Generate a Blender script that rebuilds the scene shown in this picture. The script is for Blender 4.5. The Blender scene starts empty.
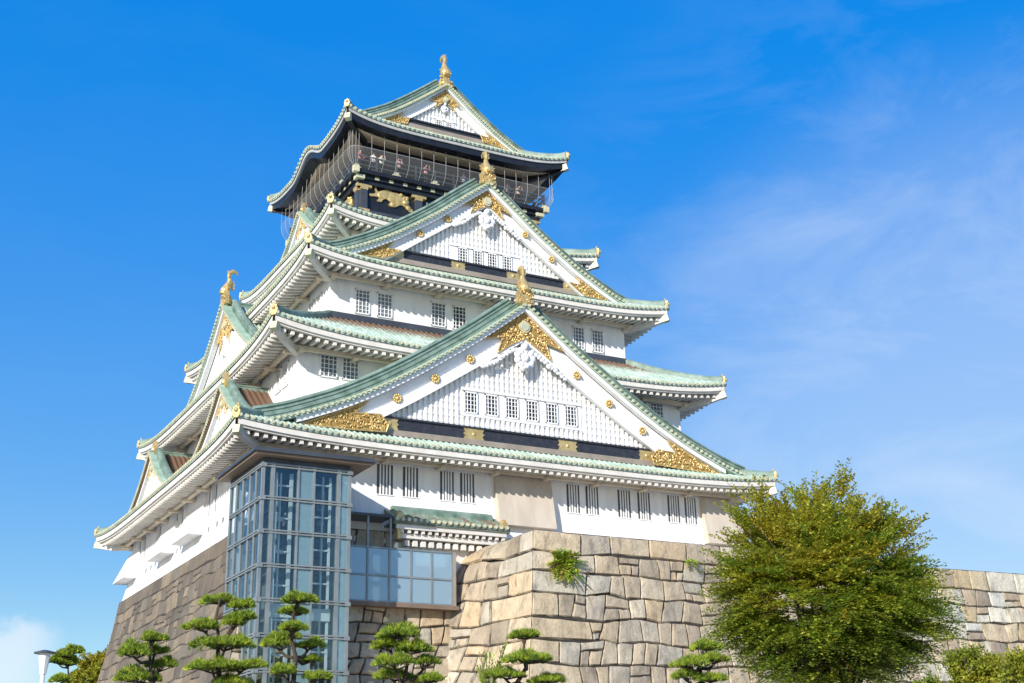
import bpy, math, random
import numpy as np
from math import sin, cos, pi, radians, sqrt, atan2, exp
from mathutils import Vector, Matrix, noise as mnoise

scene = bpy.context.scene
COL = scene.collection
rng = random.Random(7)

# ------------------------------------------------------------------ camera
F_PX, PITCH, YAW, ROLL = 1288.99, 0.34417, 0.50465, -0.022976
CAM = Vector((-36.6144, -81.1806, 1.7))
FW = Vector((sin(YAW) * cos(PITCH), cos(YAW) * cos(PITCH), sin(PITCH)))
_R0 = Vector((cos(YAW), -sin(YAW), 0.0)); _U0 = _R0.cross(FW)
RT = _R0 * cos(ROLL) + _U0 * sin(ROLL)
UP = _U0 * cos(ROLL) - _R0 * sin(ROLL)
cd = bpy.data.cameras.new('camera'); cam = bpy.data.objects.new('camera', cd); COL.objects.link(cam)
cam.matrix_world = Matrix(((RT.x, UP.x, -FW.x, CAM.x), (RT.y, UP.y, -FW.y, CAM.y), (RT.z, UP.z, -FW.z, CAM.z), (0, 0, 0, 1)))
cd.sensor_width = 36.0; cd.lens = 36.0 * F_PX / 1024.0
cd.clip_start = 0.1; cd.clip_end = 6000.0
scene.camera = cam

# ------------------------------------------------------------------ sun, sky, exposure
SUN_DIR = Vector((-1.45, -1.0, 0.70)).normalized()          # towards the sun
SUN_EL = math.asin(SUN_DIR.z); SUN_AZ = atan2(SUN_DIR.x, SUN_DIR.y)
sl = bpy.data.lights.new('sun', 'SUN'); sl.energy = 4.3; sl.angle = radians(0.5); sl.color = (1.0, 0.945, 0.86)
so = bpy.data.objects.new('sun', sl); COL.objects.link(so)
so.rotation_euler = (-SUN_DIR).to_track_quat('-Z', 'Y').to_euler(); so.location = (-80, -60, 90)

w = bpy.data.worlds.new('World'); scene.world = w; w.use_nodes = True
nt = w.node_tree; N = nt.nodes; L = nt.links
for n in list(N): N.remove(n)
out = N.new('ShaderNodeOutputWorld'); bg = N.new('ShaderNodeBackground'); L.new(bg.outputs[0], out.inputs[0])
sky = N.new('ShaderNodeTexSky'); sky.sky_type = 'NISHITA'; sky.sun_disc = False
sky.sun_elevation = SUN_EL; sky.sun_rotation = SUN_AZ; sky.air_density = 1.0; sky.dust_density = 0.6; sky.ozone_density = 2.2
def grade(op, sock, *vals):
    m = N.new('ShaderNodeMath'); m.operation = op; L.new(sock, m.inputs[0])
    for i, v in enumerate(vals): m.inputs[i + 1].default_value = v
    return m.outputs[0]
sep = N.new('ShaderNodeSeparateColor'); sep.mode = 'HSV'; L.new(sky.outputs[0], sep.inputs[0])
hsv = N.new('ShaderNodeCombineColor'); hsv.mode = 'HSV'
L.new(grade('ADD', sep.outputs[0], 0.0085), hsv.inputs[0])
sat_ = grade('MULTIPLY', sep.outputs[1], 1.465); satc = N.new('ShaderNodeMath'); satc.operation = 'MINIMUM'; L.new(sat_, satc.inputs[0]); satc.inputs[1].default_value = 0.992
L.new(satc.outputs[0], hsv.inputs[1])
L.new(grade('MULTIPLY', grade('POWER', sep.outputs[2], 0.18), 3.58), hsv.inputs[2])
tc = N.new('ShaderNodeTexCoord')
# thin streaky clouds
mp = N.new('ShaderNodeMapping'); mp.inputs['Rotation'].default_value = (0.1, 0.35, 0.5); mp.inputs['Scale'].default_value = (1.6, 2.2, 4.2)
L.new(tc.outputs['Generated'], mp.inputs[0])
n1 = N.new('ShaderNodeTexNoise'); n1.inputs['Scale'].default_value = 3.2; n1.inputs['Detail'].default_value = 7; n1.inputs['Roughness'].default_value = 0.62; n1.inputs['Distortion'].default_value = 0.5
L.new(mp.outputs[0], n1.inputs['Vector'])
r1 = N.new('ShaderNodeMapRange'); r1.inputs['From Min'].default_value = 0.44; r1.inputs['From Max'].default_value = 0.85; r1.inputs['To Max'].default_value = 0.27; r1.clamp = True
L.new(n1.outputs['Fac'], r1.inputs['Value'])
# more of them low and to the right
sp = N.new('ShaderNodeSeparateXYZ'); L.new(tc.outputs['Generated'], sp.inputs[0])
def mnode(op, a, b=None, c=None):
    m = N.new('ShaderNodeMath'); m.operation = op
    for i, v in enumerate((a, b, c)):
        if v is None: continue
        if isinstance(v, (int, float)): m.inputs[i].default_value = v
        else: L.new(v, m.inputs[i])
    return m.outputs[0]
def dotdir(v):
    vd = N.new('ShaderNodeVectorMath'); vd.operation = 'DOT_PRODUCT'; vd.inputs[1].default_value = v
    L.new(tc.outputs['Generated'], vd.inputs[0]); return vd.outputs['Value']
def smooth(v, lo, hi, tmin=0.0, tmax=1.0):
    m = N.new('ShaderNodeMapRange'); m.interpolation_type = 'SMOOTHSTEP'
    m.inputs['From Min'].default_value = lo; m.inputs['From Max'].default_value = hi
    m.inputs['To Min'].default_value = tmin; m.inputs['To Max'].default_value = tmax
    L.new(v, m.inputs['Value']); return m.outputs[0]
def pixdir(px, py):
    return (FW + RT * ((px - 512) / F_PX) - UP * ((py - 341.5) / F_PX)).normalized()
right_w = smooth(dotdir(pixdir(960, 380)), 0.93, 0.995)
wisps = mnode('MULTIPLY', r1.outputs[0], mnode('ADD', mnode('MULTIPLY', right_w, 1.0), 0.06))
# a puffy cloud bank low on the left horizon
n2 = N.new('ShaderNodeTexNoise'); n2.inputs['Scale'].default_value = 24.0; n2.inputs['Detail'].default_value = 8; n2.inputs['Roughness'].default_value = 0.55
L.new(tc.outputs['Generated'], n2.inputs['Vector'])
edge = mnode('ADD', sp.outputs['Z'], mnode('MULTIPLY', mnode('SUBTRACT', n2.outputs['Fac'], 0.5), 0.10))
bank = smooth(edge, 0.112, 0.138, 1.0, 0.0)
left_w = smooth(dotdir(pixdir(-20, 640)), 0.9982, 0.9997)
puff = mnode('MULTIPLY', mnode('MULTIPLY', bank, left_w), 0.62)
haze_low = mnode('MULTIPLY', smooth(sp.outputs['Z'], 0.0, 0.55, 1.0, 0.0), 0.06)
veil = mnode('MULTIPLY', smooth(dotdir(pixdir(1060, 560)), 0.92, 0.99), 0.27)
cl = mnode('MINIMUM', mnode('ADD', mnode('ADD', mnode('ADD', wisps, veil), puff), haze_low), 0.9)
mx = N.new('ShaderNodeMixRGB'); L.new(cl, mx.inputs[0]); L.new(hsv.outputs[0], mx.inputs[1]); mx.inputs[2].default_value = (4.55, 5.0, 5.55, 1)
L.new(mx.outputs[0], bg.inputs['Color']); bg.inputs['Strength'].default_value = 0.13
scene.view_settings.view_transform = 'Standard'; scene.view_settings.look = 'None'
scene.view_settings.gamma = 1.0; scene.view_settings.exposure = 0.52; scene.view_settings.use_curve_mapping = False
scene.cycles.max_bounces = 8; scene.cycles.transparent_max_bounces = 16; scene.cycles.use_denoising = True

def at(px, py, dist):
    """the point of the place seen at a pixel, at a horizontal distance from the viewpoint"""
    d = pixdir(px, py); return CAM + d * (dist / sqrt(d.x * d.x + d.y * d.y))

# ------------------------------------------------------------------ materials
def new_mat(name):
    m = bpy.data.materials.new(name); m.use_nodes = True
    t = m.node_tree; b = t.nodes['Principled BSDF']; return m, t, b
def tnode(t, kind, **kw):
    n = t.nodes.new(kind)
    for k, v in kw.items():
        if k in n.inputs: n.inputs[k].default_value = v
        else: setattr(n, k, v)
    return n
def noise_mat(name, c1, c2, scale=2.0, rough=0.6, metal=0.0, bump=0.0, bscale=20.0, stretch=(1, 1, 1), lo=0.35, hi=0.65, spec=0.4, rough2=None):
    m, t, b = new_mat(name); l = t.links
    tcn = tnode(t, 'ShaderNodeTexCoord'); mpn = tnode(t, 'ShaderNodeMapping', Scale=stretch); l.new(tcn.outputs['Object'], mpn.inputs[0])
    n = tnode(t, 'ShaderNodeTexNoise', Scale=scale, Detail=6.0, Roughness=0.6); l.new(mpn.outputs[0], n.inputs['Vector'])
    r = tnode(t, 'ShaderNodeMapRange'); r.inputs['From Min'].default_value = lo; r.inputs['From Max'].default_value = hi; l.new(n.outputs['Fac'], r.inputs['Value'])
    x = tnode(t, 'ShaderNodeMixRGB'); x.inputs[1].default_value = (*c1, 1); x.inputs[2].default_value = (*c2, 1)
    l.new(r.outputs[0], x.inputs[0]); l.new(x.outputs[0], b.inputs['Base Color'])
    b.inputs['Roughness'].default_value = rough; b.inputs['Metallic'].default_value = metal; b.inputs['Specular IOR Level'].default_value = spec
    if bump:
        n2 = tnode(t, 'ShaderNodeTexNoise', Scale=bscale, Detail=4.0); l.new(tcn.outputs['Object'], n2.inputs['Vector'])
        bp = tnode(t, 'ShaderNodeBump', Strength=bump, Distance=0.05); l.new(n2.outputs['Fac'], bp.inputs['Height']); l.new(bp.outputs[0], b.inputs['Normal'])
    return m
M = {}
M['plaster'] = noise_mat('white_plaster', (0.86, 0.855, 0.84), (0.66, 0.635, 0.59), 0.8, 0.8, bump=0.08, bscale=14, stretch=(1.8, 1.8, 0.28), lo=0.46, hi=0.85)
M['paint'] = noise_mat('white_painted_wood', (0.84, 0.84, 0.83), (0.74, 0.735, 0.72), 1.5, 0.6, lo=0.42, hi=0.8)
M['eavepaint'] = noise_mat('weathered_white_eave_wood', (0.74, 0.715, 0.665), (0.60, 0.56, 0.495), 1.4, 0.7, lo=0.35, hi=0.75)
M['greyfascia'] = noise_mat('grey_fascia_paint', (0.46, 0.47, 0.46), (0.38, 0.385, 0.38), 1.4, 0.6)
M['soffit'] = noise_mat('cream_soffit_plaster', (0.70, 0.61, 0.47), (0.55, 0.47, 0.35), 0.9, 0.8, lo=0.3, hi=0.7)
M['beige'] = noise_mat('beige_plaster', (0.60, 0.53, 0.44), (0.50, 0.43, 0.35), 0.8, 0.85, stretch=(1.5, 1.5, 0.4))  # single beige tone, faintly mottled, over the full height of the front stone drops
M['black'] = noise_mat('black_lacquer', (0.012, 0.013, 0.017), (0.022, 0.022, 0.026), 2.0, 0.32)
M['dado'] = noise_mat('black_shingle_beam', (0.022, 0.024, 0.034), (0.04, 0.042, 0.052), 4.0, 0.5, bump=0.3, bscale=9)
M['brownwood'] = noise_mat('brown_soffit_boards', (0.78, 0.60, 0.41), (0.66, 0.50, 0.34), 1.2, 0.6, stretch=(4, 4, 1))
M['dark'] = noise_mat('dark_interior', (0.018, 0.02, 0.026), (0.03, 0.033, 0.04), 0.9, 0.35)
M['slot'] = noise_mat('dim_window_slot', (0.055, 0.06, 0.07), (0.10, 0.108, 0.12), 0.7, 0.4)
M['pane'] = noise_mat('grey_window_pane', (0.09, 0.11, 0.135), (0.20, 0.23, 0.265), 0.45, 0.2, lo=0.3, hi=0.7)
M['gold'] = noise_mat('gilded_metal', (0.72, 0.53, 0.235), (0.54, 0.38, 0.15), 3.0, 0.42, metal=0.5, bump=0.15, bscale=10, spec=0.5)
M['golddots'] = noise_mat('pale_gilt_tile_ends', (0.66, 0.60, 0.38), (0.42, 0.46, 0.33), 2.2, 0.5, metal=0.1, lo=0.4, hi=0.65)
M['ornament'] = noise_mat('weathered_gilt_ornament', (0.62, 0.47, 0.20), (0.44, 0.36, 0.19), 2.2, 0.5, metal=0.25, lo=0.4, hi=0.65)
M['goldback'] = noise_mat('dark_gilt_backing', (0.50, 0.32, 0.09), (0.34, 0.20, 0.06), 6.0, 0.5, metal=0.3)
M['steel'] = noise_mat('grey_painted_steel', (0.27, 0.295, 0.295), (0.21, 0.23, 0.23), 1.0, 0.4, metal=0.3)
M['steeldark'] = noise_mat('dark_steel', (0.085, 0.095, 0.11), (0.06, 0.065, 0.075), 1.0, 0.4, metal=0.3)
M['tanboard'] = noise_mat('tan_canopy_board', (0.27, 0.20, 0.14), (0.21, 0.16, 0.11), 1.0, 0.6)
M['concrete'] = noise_mat('grey_brown_concrete', (0.33, 0.28, 0.23), (0.25, 0.21, 0.17), 0.8, 0.8)
M['wire'] = noise_mat('pale_net_wire', (0.42, 0.42, 0.42), (0.36, 0.36, 0.36), 1.0, 0.6)
M['bark'] = noise_mat('dark_bark', (0.075, 0.052, 0.036), (0.035, 0.026, 0.02), 6.0, 0.9, bump=0.6, bscale=18, stretch=(1, 1, 0.3))
M['ground'] = noise_mat('pale_gravel_ground', (0.46, 0.42, 0.34), (0.38, 0.34, 0.27), 0.5, 0.95, bump=0.3, bscale=30)
M['deckboard'] = noise_mat('brown_deck_soffit', (0.24, 0.17, 0.12), (0.17, 0.125, 0.09), 0.8, 0.7)
M['rock'] = noise_mat('pale_rock', (0.50, 0.46, 0.40), (0.34, 0.31, 0.27), 2.0, 0.9, bump=0.6, bscale=5)
M['lampwhite'] = noise_mat('lamp_white_enamel', (0.78, 0.78, 0.76), (0.70, 0.70, 0.68), 1.0, 0.4)
M['shaft'] = noise_mat('blue_grey_shaft_panel', (0.05, 0.07, 0.085), (0.22, 0.27, 0.29), 0.5, 0.3)
M['gap'] = noise_mat('dark_earth_joint', (0.05, 0.043, 0.036), (0.03, 0.026, 0.022), 3.0, 0.95)

def attr_fac(t, name):
    a = tnode(t, 'ShaderNodeAttribute'); a.attribute_name = name; return a
def copper(name, g1, g2, brown=(0.155, 0.095, 0.062)):
    """verdigris copper; the point attribute wear says where the sheltered metal has stayed brown"""
    m, t, b = new_mat(name); l = t.links
    tcn = tnode(t, 'ShaderNodeTexCoord')
    n = tnode(t, 'ShaderNodeTexNoise', Scale=1.3, Detail=6.0, Roughness=0.65); l.new(tcn.outputs['Object'], n.inputs['Vector'])
    n3 = tnode(t, 'ShaderNodeTexNoise', Scale=7.0, Detail=3.0); l.new(tcn.outputs['Object'], n3.inputs['Vector'])
    r = tnode(t, 'ShaderNodeMapRange'); r.inputs['From Min'].default_value = 0.33; r.inputs['From Max'].default_value = 0.66; l.new(n.outputs['Fac'], r.inputs['Value'])
    x = tnode(t, 'ShaderNodeMixRGB'); x.inputs[1].default_value = (*g1, 1); x.inputs[2].default_value = (*g2, 1); l.new(r.outputs[0], x.inputs[0])
    a = attr_fac(t, 'wear')
    ad = tnode(t, 'ShaderNodeMath', operation='MULTIPLY_ADD'); l.new(n3.outputs['Fac'], ad.inputs[0]); ad.inputs[1].default_value = 0.5; l.new(a.outputs['Fac'], ad.inputs[2])
    r2 = tnode(t, 'ShaderNodeMapRange'); r2.inputs['From Min'].default_value = 0.68; r2.inputs['From Max'].default_value = 0.9; l.new(ad.outputs[0], r2.inputs['Value'])
    y = tnode(t, 'ShaderNodeMixRGB'); l.new(r2.outputs[0], y.inputs[0]); l.new(x.outputs[0], y.inputs[1]); y.inputs[2].default_value = (*brown, 1)
    l.new(y.outputs[0], b.inputs['Base Color']); b.inputs['Roughness'].default_value = 0.55; b.inputs['Specular IOR Level'].default_value = 0.35
    return m
M['tile'] = copper('verdigris_roof_tiles', (0.52, 0.62, 0.535), (0.27, 0.38, 0.315))
M['ridge'] = copper('dark_verdigris_ridge', (0.10, 0.165, 0.125), (0.25, 0.335, 0.285))
M['verge'] = copper('mid_verdigris_verge', (0.27, 0.40, 0.315), (0.40, 0.545, 0.45))

def stone_mat():
    m, t, b = new_mat('granite_blocks'); l = t.links
    a = attr_fac(t, 'tone'); tcn = tnode(t, 'ShaderNodeTexCoord')
    n = tnode(t, 'ShaderNodeTexNoise', Scale=0.9, Detail=9.0, Roughness=0.72); l.new(tcn.outputs['Object'], n.inputs['Vector'])
    mpn = tnode(t, 'ShaderNodeMapping', Scale=(2.6, 2.6, 0.9)); l.new(tcn.outputs['Object'], mpn.inputs[0])
    ns = tnode(t, 'ShaderNodeTexNoise', Scale=1.0, Detail=6.0, Roughness=0.7); l.new(mpn.outputs[0], ns.inputs['Vector'])
    r = tnode(t, 'ShaderNodeMapRange'); r.inputs['From Min'].default_value = 0.5; r.inputs['From Max'].default_value = 0.72; r.inputs['To Max'].default_value = 0.72; l.new(ns.outputs['Fac'], r.inputs['Value'])
    r3 = tnode(t, 'ShaderNodeMapRange'); r3.inputs['From Min'].default_value = 0.3; r3.inputs['From Max'].default_value = 0.7; r3.inputs['To Min'].default_value = 0.7; r3.inputs['To Max'].default_value = 1.22; l.new(n.outputs['Fac'], r3.inputs['Value'])
    x = tnode(t, 'ShaderNodeMixRGB', blend_type='MULTIPLY'); x.inputs[0].default_value = 1.0; l.new(a.outputs['Color'], x.inputs[1]); l.new(r3.outputs[0], x.inputs[2])
    y = tnode(t, 'ShaderNodeMixRGB'); l.new(r.outputs[0], y.inputs[0]); l.new(x.outputs[0], y.inputs[1]); y.inputs[2].default_value = (0.125, 0.105, 0.088, 1)
    ng = tnode(t, 'ShaderNodeTexNoise', Scale=28.0, Detail=3.0); l.new(tcn.outputs['Object'], ng.inputs['Vector'])
    rg = tnode(t, 'ShaderNodeMapRange'); rg.inputs['From Min'].default_value = 0.3; rg.inputs['From Max'].default_value = 0.7; rg.inputs['To Min'].default_value = 0.86; rg.inputs['To Max'].default_value = 1.1; l.new(ng.outputs['Fac'], rg.inputs['Value'])
    z = tnode(t, 'ShaderNodeMixRGB', blend_type='MULTIPLY'); z.inputs[0].default_value = 1.0; l.new(y.outputs[0], z.inputs[1]); l.new(rg.outputs[0], z.inputs[2])
    l.new(z.outputs[0], b.inputs['Base Color']); b.inputs['Roughness'].default_value = 0.88; b.inputs['Specular IOR Level'].default_value = 0.25
    n2 = tnode(t, 'ShaderNodeTexNoise', Scale=6.0, Detail=8.0, Roughness=0.7); l.new(tcn.outputs['Object'], n2.inputs['Vector'])
    bp = tnode(t, 'ShaderNodeBump', Strength=0.85, Distance=0.09); l.new(n2.outputs['Fac'], bp.inputs['Height']); l.new(bp.outputs[0], b.inputs['Normal'])
    return m
M['stone'] = stone_mat()

def leaf_mat(name, transl=0.3):
    m, t, b = new_mat(name); l = t.links
    a = attr_fac(t, 'tone'); l.new(a.outputs['Color'], b.inputs['Base Color']); b.inputs['Roughness'].default_value = 0.5; b.inputs['Specular IOR Level'].default_value = 0.3
    tr = tnode(t, 'ShaderNodeBsdfTranslucent'); l.new(a.outputs['Color'], tr.inputs[0])
    mxs = tnode(t, 'ShaderNodeMixShader'); mxs.inputs[0].default_value = transl
    l.new(b.outputs[0], mxs.inputs[1]); l.new(tr.outputs[0], mxs.inputs[2]); l.new(mxs.outputs[0], t.nodes['Material Output'].inputs[0]); return m
M['leaf'] = leaf_mat('leaves', 0.45); M['needle'] = leaf_mat('pine_needles', 0.35)

def glass_mat(name, tint, rmin, rmax, body=None, bodyfac=0.0):
    m, t, b = new_mat(name); l = t.links; t.nodes.remove(b)
    tr = tnode(t, 'ShaderNodeBsdfTransparent'); tr.inputs[0].default_value = (*tint, 1)
    gl = tnode(t, 'ShaderNodeBsdfGlossy', Roughness=0.03); gl.inputs[0].default_value = (0.92, 0.96, 1, 1)
    tcn = tnode(t, 'ShaderNodeTexCoord'); n = tnode(t, 'ShaderNodeTexNoise', Scale=0.6, Detail=1.0); l.new(tcn.outputs['Object'], n.inputs['Vector'])
    bp = tnode(t, 'ShaderNodeBump', Strength=0.03, Distance=0.2); l.new(n.outputs['Fac'], bp.inputs['Height']); l.new(bp.outputs[0], gl.inputs['Normal'])
    lw = tnode(t, 'ShaderNodeLayerWeight', Blend=0.45)
    r = tnode(t, 'ShaderNodeMapRange'); r.inputs['To Min'].default_value = rmin; r.inputs['To Max'].default_value = rmax; l.new(lw.outputs['Fresnel'], r.inputs['Value'])
    base = tr
    if body:
        df = tnode(t, 'ShaderNodeBsdfDiffuse'); df.inputs[0].default_value = (*body, 1)
        mb = tnode(t, 'ShaderNodeMixShader'); mb.inputs[0].default_value = bodyfac; l.new(tr.outputs[0], mb.inputs[1]); l.new(df.outputs[0], mb.inputs[2]); base = mb
    mxs = tnode(t, 'ShaderNodeMixShader'); l.new(r.outputs[0], mxs.inputs[0]); l.new(base.outputs[0], mxs.inputs[1]); l.new(gl.outputs[0], mxs.inputs[2])
    l.new(mxs.outputs[0], t.nodes['Material Output'].inputs[0]); return m
M['glass'] = glass_mat('pale_blue_glass', (0.86, 0.925, 0.935), 0.035, 0.36)
M['tealglass'] = glass_mat('pale_teal_glass', (0.80, 0.92, 0.94), 0.04, 0.4, (0.36, 0.54, 0.58), 0.3)
M['frosted'] = glass_mat('frosted_blue_glass', (0.5, 0.7, 0.8), 0.14, 0.6, (0.56, 0.70, 0.75), 0.4)
M['net'] = glass_mat('fine_grey_safety_net', (1, 1, 1), 0.0, 0.0, (0.42, 0.42, 0.42), 0.13)

# ------------------------------------------------------------------ mesh builder
class MB:
    def __init__(s, T=None):
        s.v = []; s.f = []; s.mi = []; s.cur = 0; s.wear = []; s.w = 0.0; s.T = T; s.tone = []; s.tn = None
    def vert(s, p):
        s.v.append(tuple(p)); s.wear.append(s.w); s.tone.append(s.tn or (1, 1, 1)); return len(s.v) - 1
    def face(s, ids): s.f.append(tuple(ids)); s.mi.append(s.cur)
    def poly(s, pts): s.face([s.vert(p) for p in pts])
    def grid(s, rows, close=False):
        ids = [[s.vert(p) for p in r] for r in rows]
        for a in range(len(ids) - 1):
            n = len(ids[a])
            for b in range(n if close else n - 1):
                c = (b + 1) % n
                s.face((ids[a][b], ids[a][c], ids[a + 1][c], ids[a + 1][b]))
        return ids
    def hexa(s, p):   # eight corners: bottom four, top four
        i = [s.vert(q) for q in p]
        for q in ((3, 2, 1, 0), (4, 5, 6, 7), (0, 1, 5, 4), (1, 2, 6, 5), (2, 3, 7, 6), (3, 0, 4, 7)): s.face([i[k] for k in q])
    def box(s, x0, x1, y0, y1, z0, z1):
        s.hexa([(x0, y0, z0), (x1, y0, z0), (x1, y1, z0), (x0, y1, z0), (x0, y0, z1), (x1, y0, z1), (x1, y1, z1), (x0, y1, z1)])
    def sweep(s, path, prof, caps=True, up=(0, 0, 1)):
        """prof: (side, up) offsets around the path"""
        path = [Vector(p) for p in path]; up = Vector(up); rows = []
        for k, p in enumerate(path):
            t = (path[min(k + 1, len(path) - 1)] - path[max(k - 1, 0)]).normalized()
            sd = t.cross(up)
            sd = sd.normalized() if sd.length > 1e-5 else Vector((1, 0, 0))
            u = sd.cross(t)
            rows.append([p + sd * a + u * b for a, b in prof])
        ids = s.grid(rows, close=True)
        if caps: s.face(ids[0][::-1]); s.face(ids[-1])
    def tube(s, path, r, n=6, caps=True):
        path = [Vector(p) for p in path]; rows = []; m = len(path)
        t0 = (path[1] - path[0]).normalized(); ref = Vector((0, 0, 1)) if abs(t0.z) < 0.9 else Vector((1, 0, 0))
        for k, p in enumerate(path):
            t = (path[min(k + 1, m - 1)] - path[max(k - 1, 0)]).normalized()
            a = t.cross(ref).normalized(); ref = a.cross(t); rr = r[k] if isinstance(r, (list, tuple)) else r
            rows.append([p + (a * cos(2 * pi * j / n) + ref * sin(2 * pi * j / n)) * rr for j in range(n)])
        ids = s.grid(rows, close=True)
        if caps: s.face(ids[0][::-1]); s.face(ids[-1])
    def disc(s, c, ax, r, th, n=8):
        c = Vector(c); ax = Vector(ax).normalized(); s.tube([c - ax * th / 2, c + ax * th / 2], r, n)
    def ball(s, c, rx, ry=None, rz=None, n=8, m=5):
        ry = ry or rx; rz = rz or rx; rows = []
        for i in range(m + 1):
            a = -pi / 2 + pi * i / m
            rows.append([(c[0] + rx * max(cos(a), 0.02) * cos(2 * pi * j / n), c[1] + ry * max(cos(a), 0.02) * sin(2 * pi * j / n), c[2] + rz * sin(a)) for j in range(n)])
        s.grid(rows, close=True)
    def extrude(s, pts, d0, d1, to3):
        """pts: 2D outline; to3(a, b, depth)"""
        f = [s.vert(to3(a, b, d0)) for a, b in pts]; k = [s.vert(to3(a, b, d1)) for a, b in pts]; n = len(pts)
        s.face(f[::-1]); s.face(k)
        for i in range(n): s.face((f[i], f[(i + 1) % n], k[(i + 1) % n], k[i]))
    def build(s, name, mats, parent=None, smooth=False):
        if not isinstance(mats, (list, tuple)): mats = [mats]
        me = bpy.data.meshes.new(name); off = parent_world(parent)
        vs = [s.T(p) for p in s.v] if s.T else s.v
        if off is not None: vs = [(p[0] - off[0], p[1] - off[1], p[2] - off[2]) for p in vs]
        me.from_pydata(vs, [], s.f)
        for m in mats: me.materials.append(m)
        if len(mats) > 1: me.polygons.foreach_set('material_index', s.mi)
        if any(s.wear):
            a = me.attributes.new('wear', 'FLOAT', 'POINT'); a.data.foreach_set('value', s.wear)
        if s.tn:
            a = me.attributes.new('tone', 'FLOAT_COLOR', 'POINT'); a.data.foreach_set('color', np.array([(*c, 1) for c in s.tone], dtype=np.float32).ravel())
        if smooth: me.polygons.foreach_set('use_smooth', [True] * len(me.polygons))
        o = bpy.data.objects.new(name, me); COL.objects.link(o)
        if parent: o.parent = parent
        return o
def parent_world(p):
    if p is None: return None
    v = Vector((0, 0, 0))
    while p: v += p.location; p = p.parent
    return v
def tag(o, label=None, cat=None, group=None, kind=None):
    if label: o['label'] = label
    if cat: o['category'] = cat
    if group: o['group'] = group
    if kind: o['kind'] = kind
    return o
def empty(name, loc, label, cat, group=None):
    o = bpy.data.objects.new(name, None); COL.objects.link(o); o.location = loc; o.empty_display_size = 0.3
    return tag(o, label, cat, group)

def interp(pts):
    xs = [p[0] for p in pts]; zs = [p[1] for p in pts]; n = len(xs)
    ms = []
    for i in range(n):
        if i == 0: ms.append((zs[1] - zs[0]) / (xs[1] - xs[0]))
        elif i == n - 1: ms.append((zs[-1] - zs[-2]) / (xs[-1] - xs[-2]))
        else: ms.append((zs[i + 1] - zs[i - 1]) / (xs[i + 1] - xs[i - 1]))
    def f(x):
        i = 0
        while i < n - 2 and x > xs[i + 1]: i += 1
        h = xs[i + 1] - xs[i]; t = (x - xs[i]) / h
        if t < 0: return zs[0] + ms[0] * (x - xs[0])
        if t > 1: return zs[-1] + ms[-1] * (x - xs[-1])
        return (2 * t**3 - 3 * t**2 + 1) * zs[i] + (t**3 - 2 * t**2 + t) * h * ms[i] + (-2 * t**3 + 3 * t**2) * zs[i + 1] + (t**3 - t**2) * h * ms[i + 1]
    return f

# ------------------------------------------------------------------ ground
g = MB(); g.poly([(-3000, -3000, 0), (3000, -3000, 0), (3000, 3000, 0), (-3000, 3000, 0)])
tag(g.build('ground', M['ground']), 'pale gravel ground around the castle', None, None, 'structure')

# ------------------------------------------------------------------ the keep
KEEP = empty('castle_keep', (0, 0, 15.5), 'white five tiered castle keep with green copper roofs and gilded gables', 'castle')
#        A (eave x), B (eave y), eave z mid, corner uplift
EA = [(18.0, 17.43, 20.58, 0.48), (15.73, 15.86, 27.02, 0.72), (13.07, 13.64, 32.93, 0.62), (10.2, 9.54, 38.02, 0.58), (8.74, 8.25, 46.03, 0.64)]
OV = 2.25
WALL = [(15.75, 15.18, 15.3, 21.0), (13.48, 13.61, 22.0, 27.4), (10.82, 11.39, 29.6, 33.3), (7.95, 7.29, 34.8, 38.4)]
INNER = [(13.4, 13.5, 2.05), (10.75, 11.3, 2.8), (7.9, 8.47, 2.75), (6.5, 6.1, 1.75), (6.05, 5.2, 1.85)]
for k, (a, b, z0, z1) in enumerate(WALL):
    m = MB()
    if k == 0:
        m.grid([[(-a - f, -b - f, z), (a + f, -b - f, z), (a + f, b + f, z), (-a - f, b + f, z)] for z, f in ((15.4, 0.55), (16.2, 0.38), (17.0, 0.2), (17.6, 0.09), (18.2, 0.0), (z1, 0.0))], close=True)
    else: m.box(-a, a, -b, b, z0, z1)
    m.build('wall', M['plaster'], KEEP)

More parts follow.
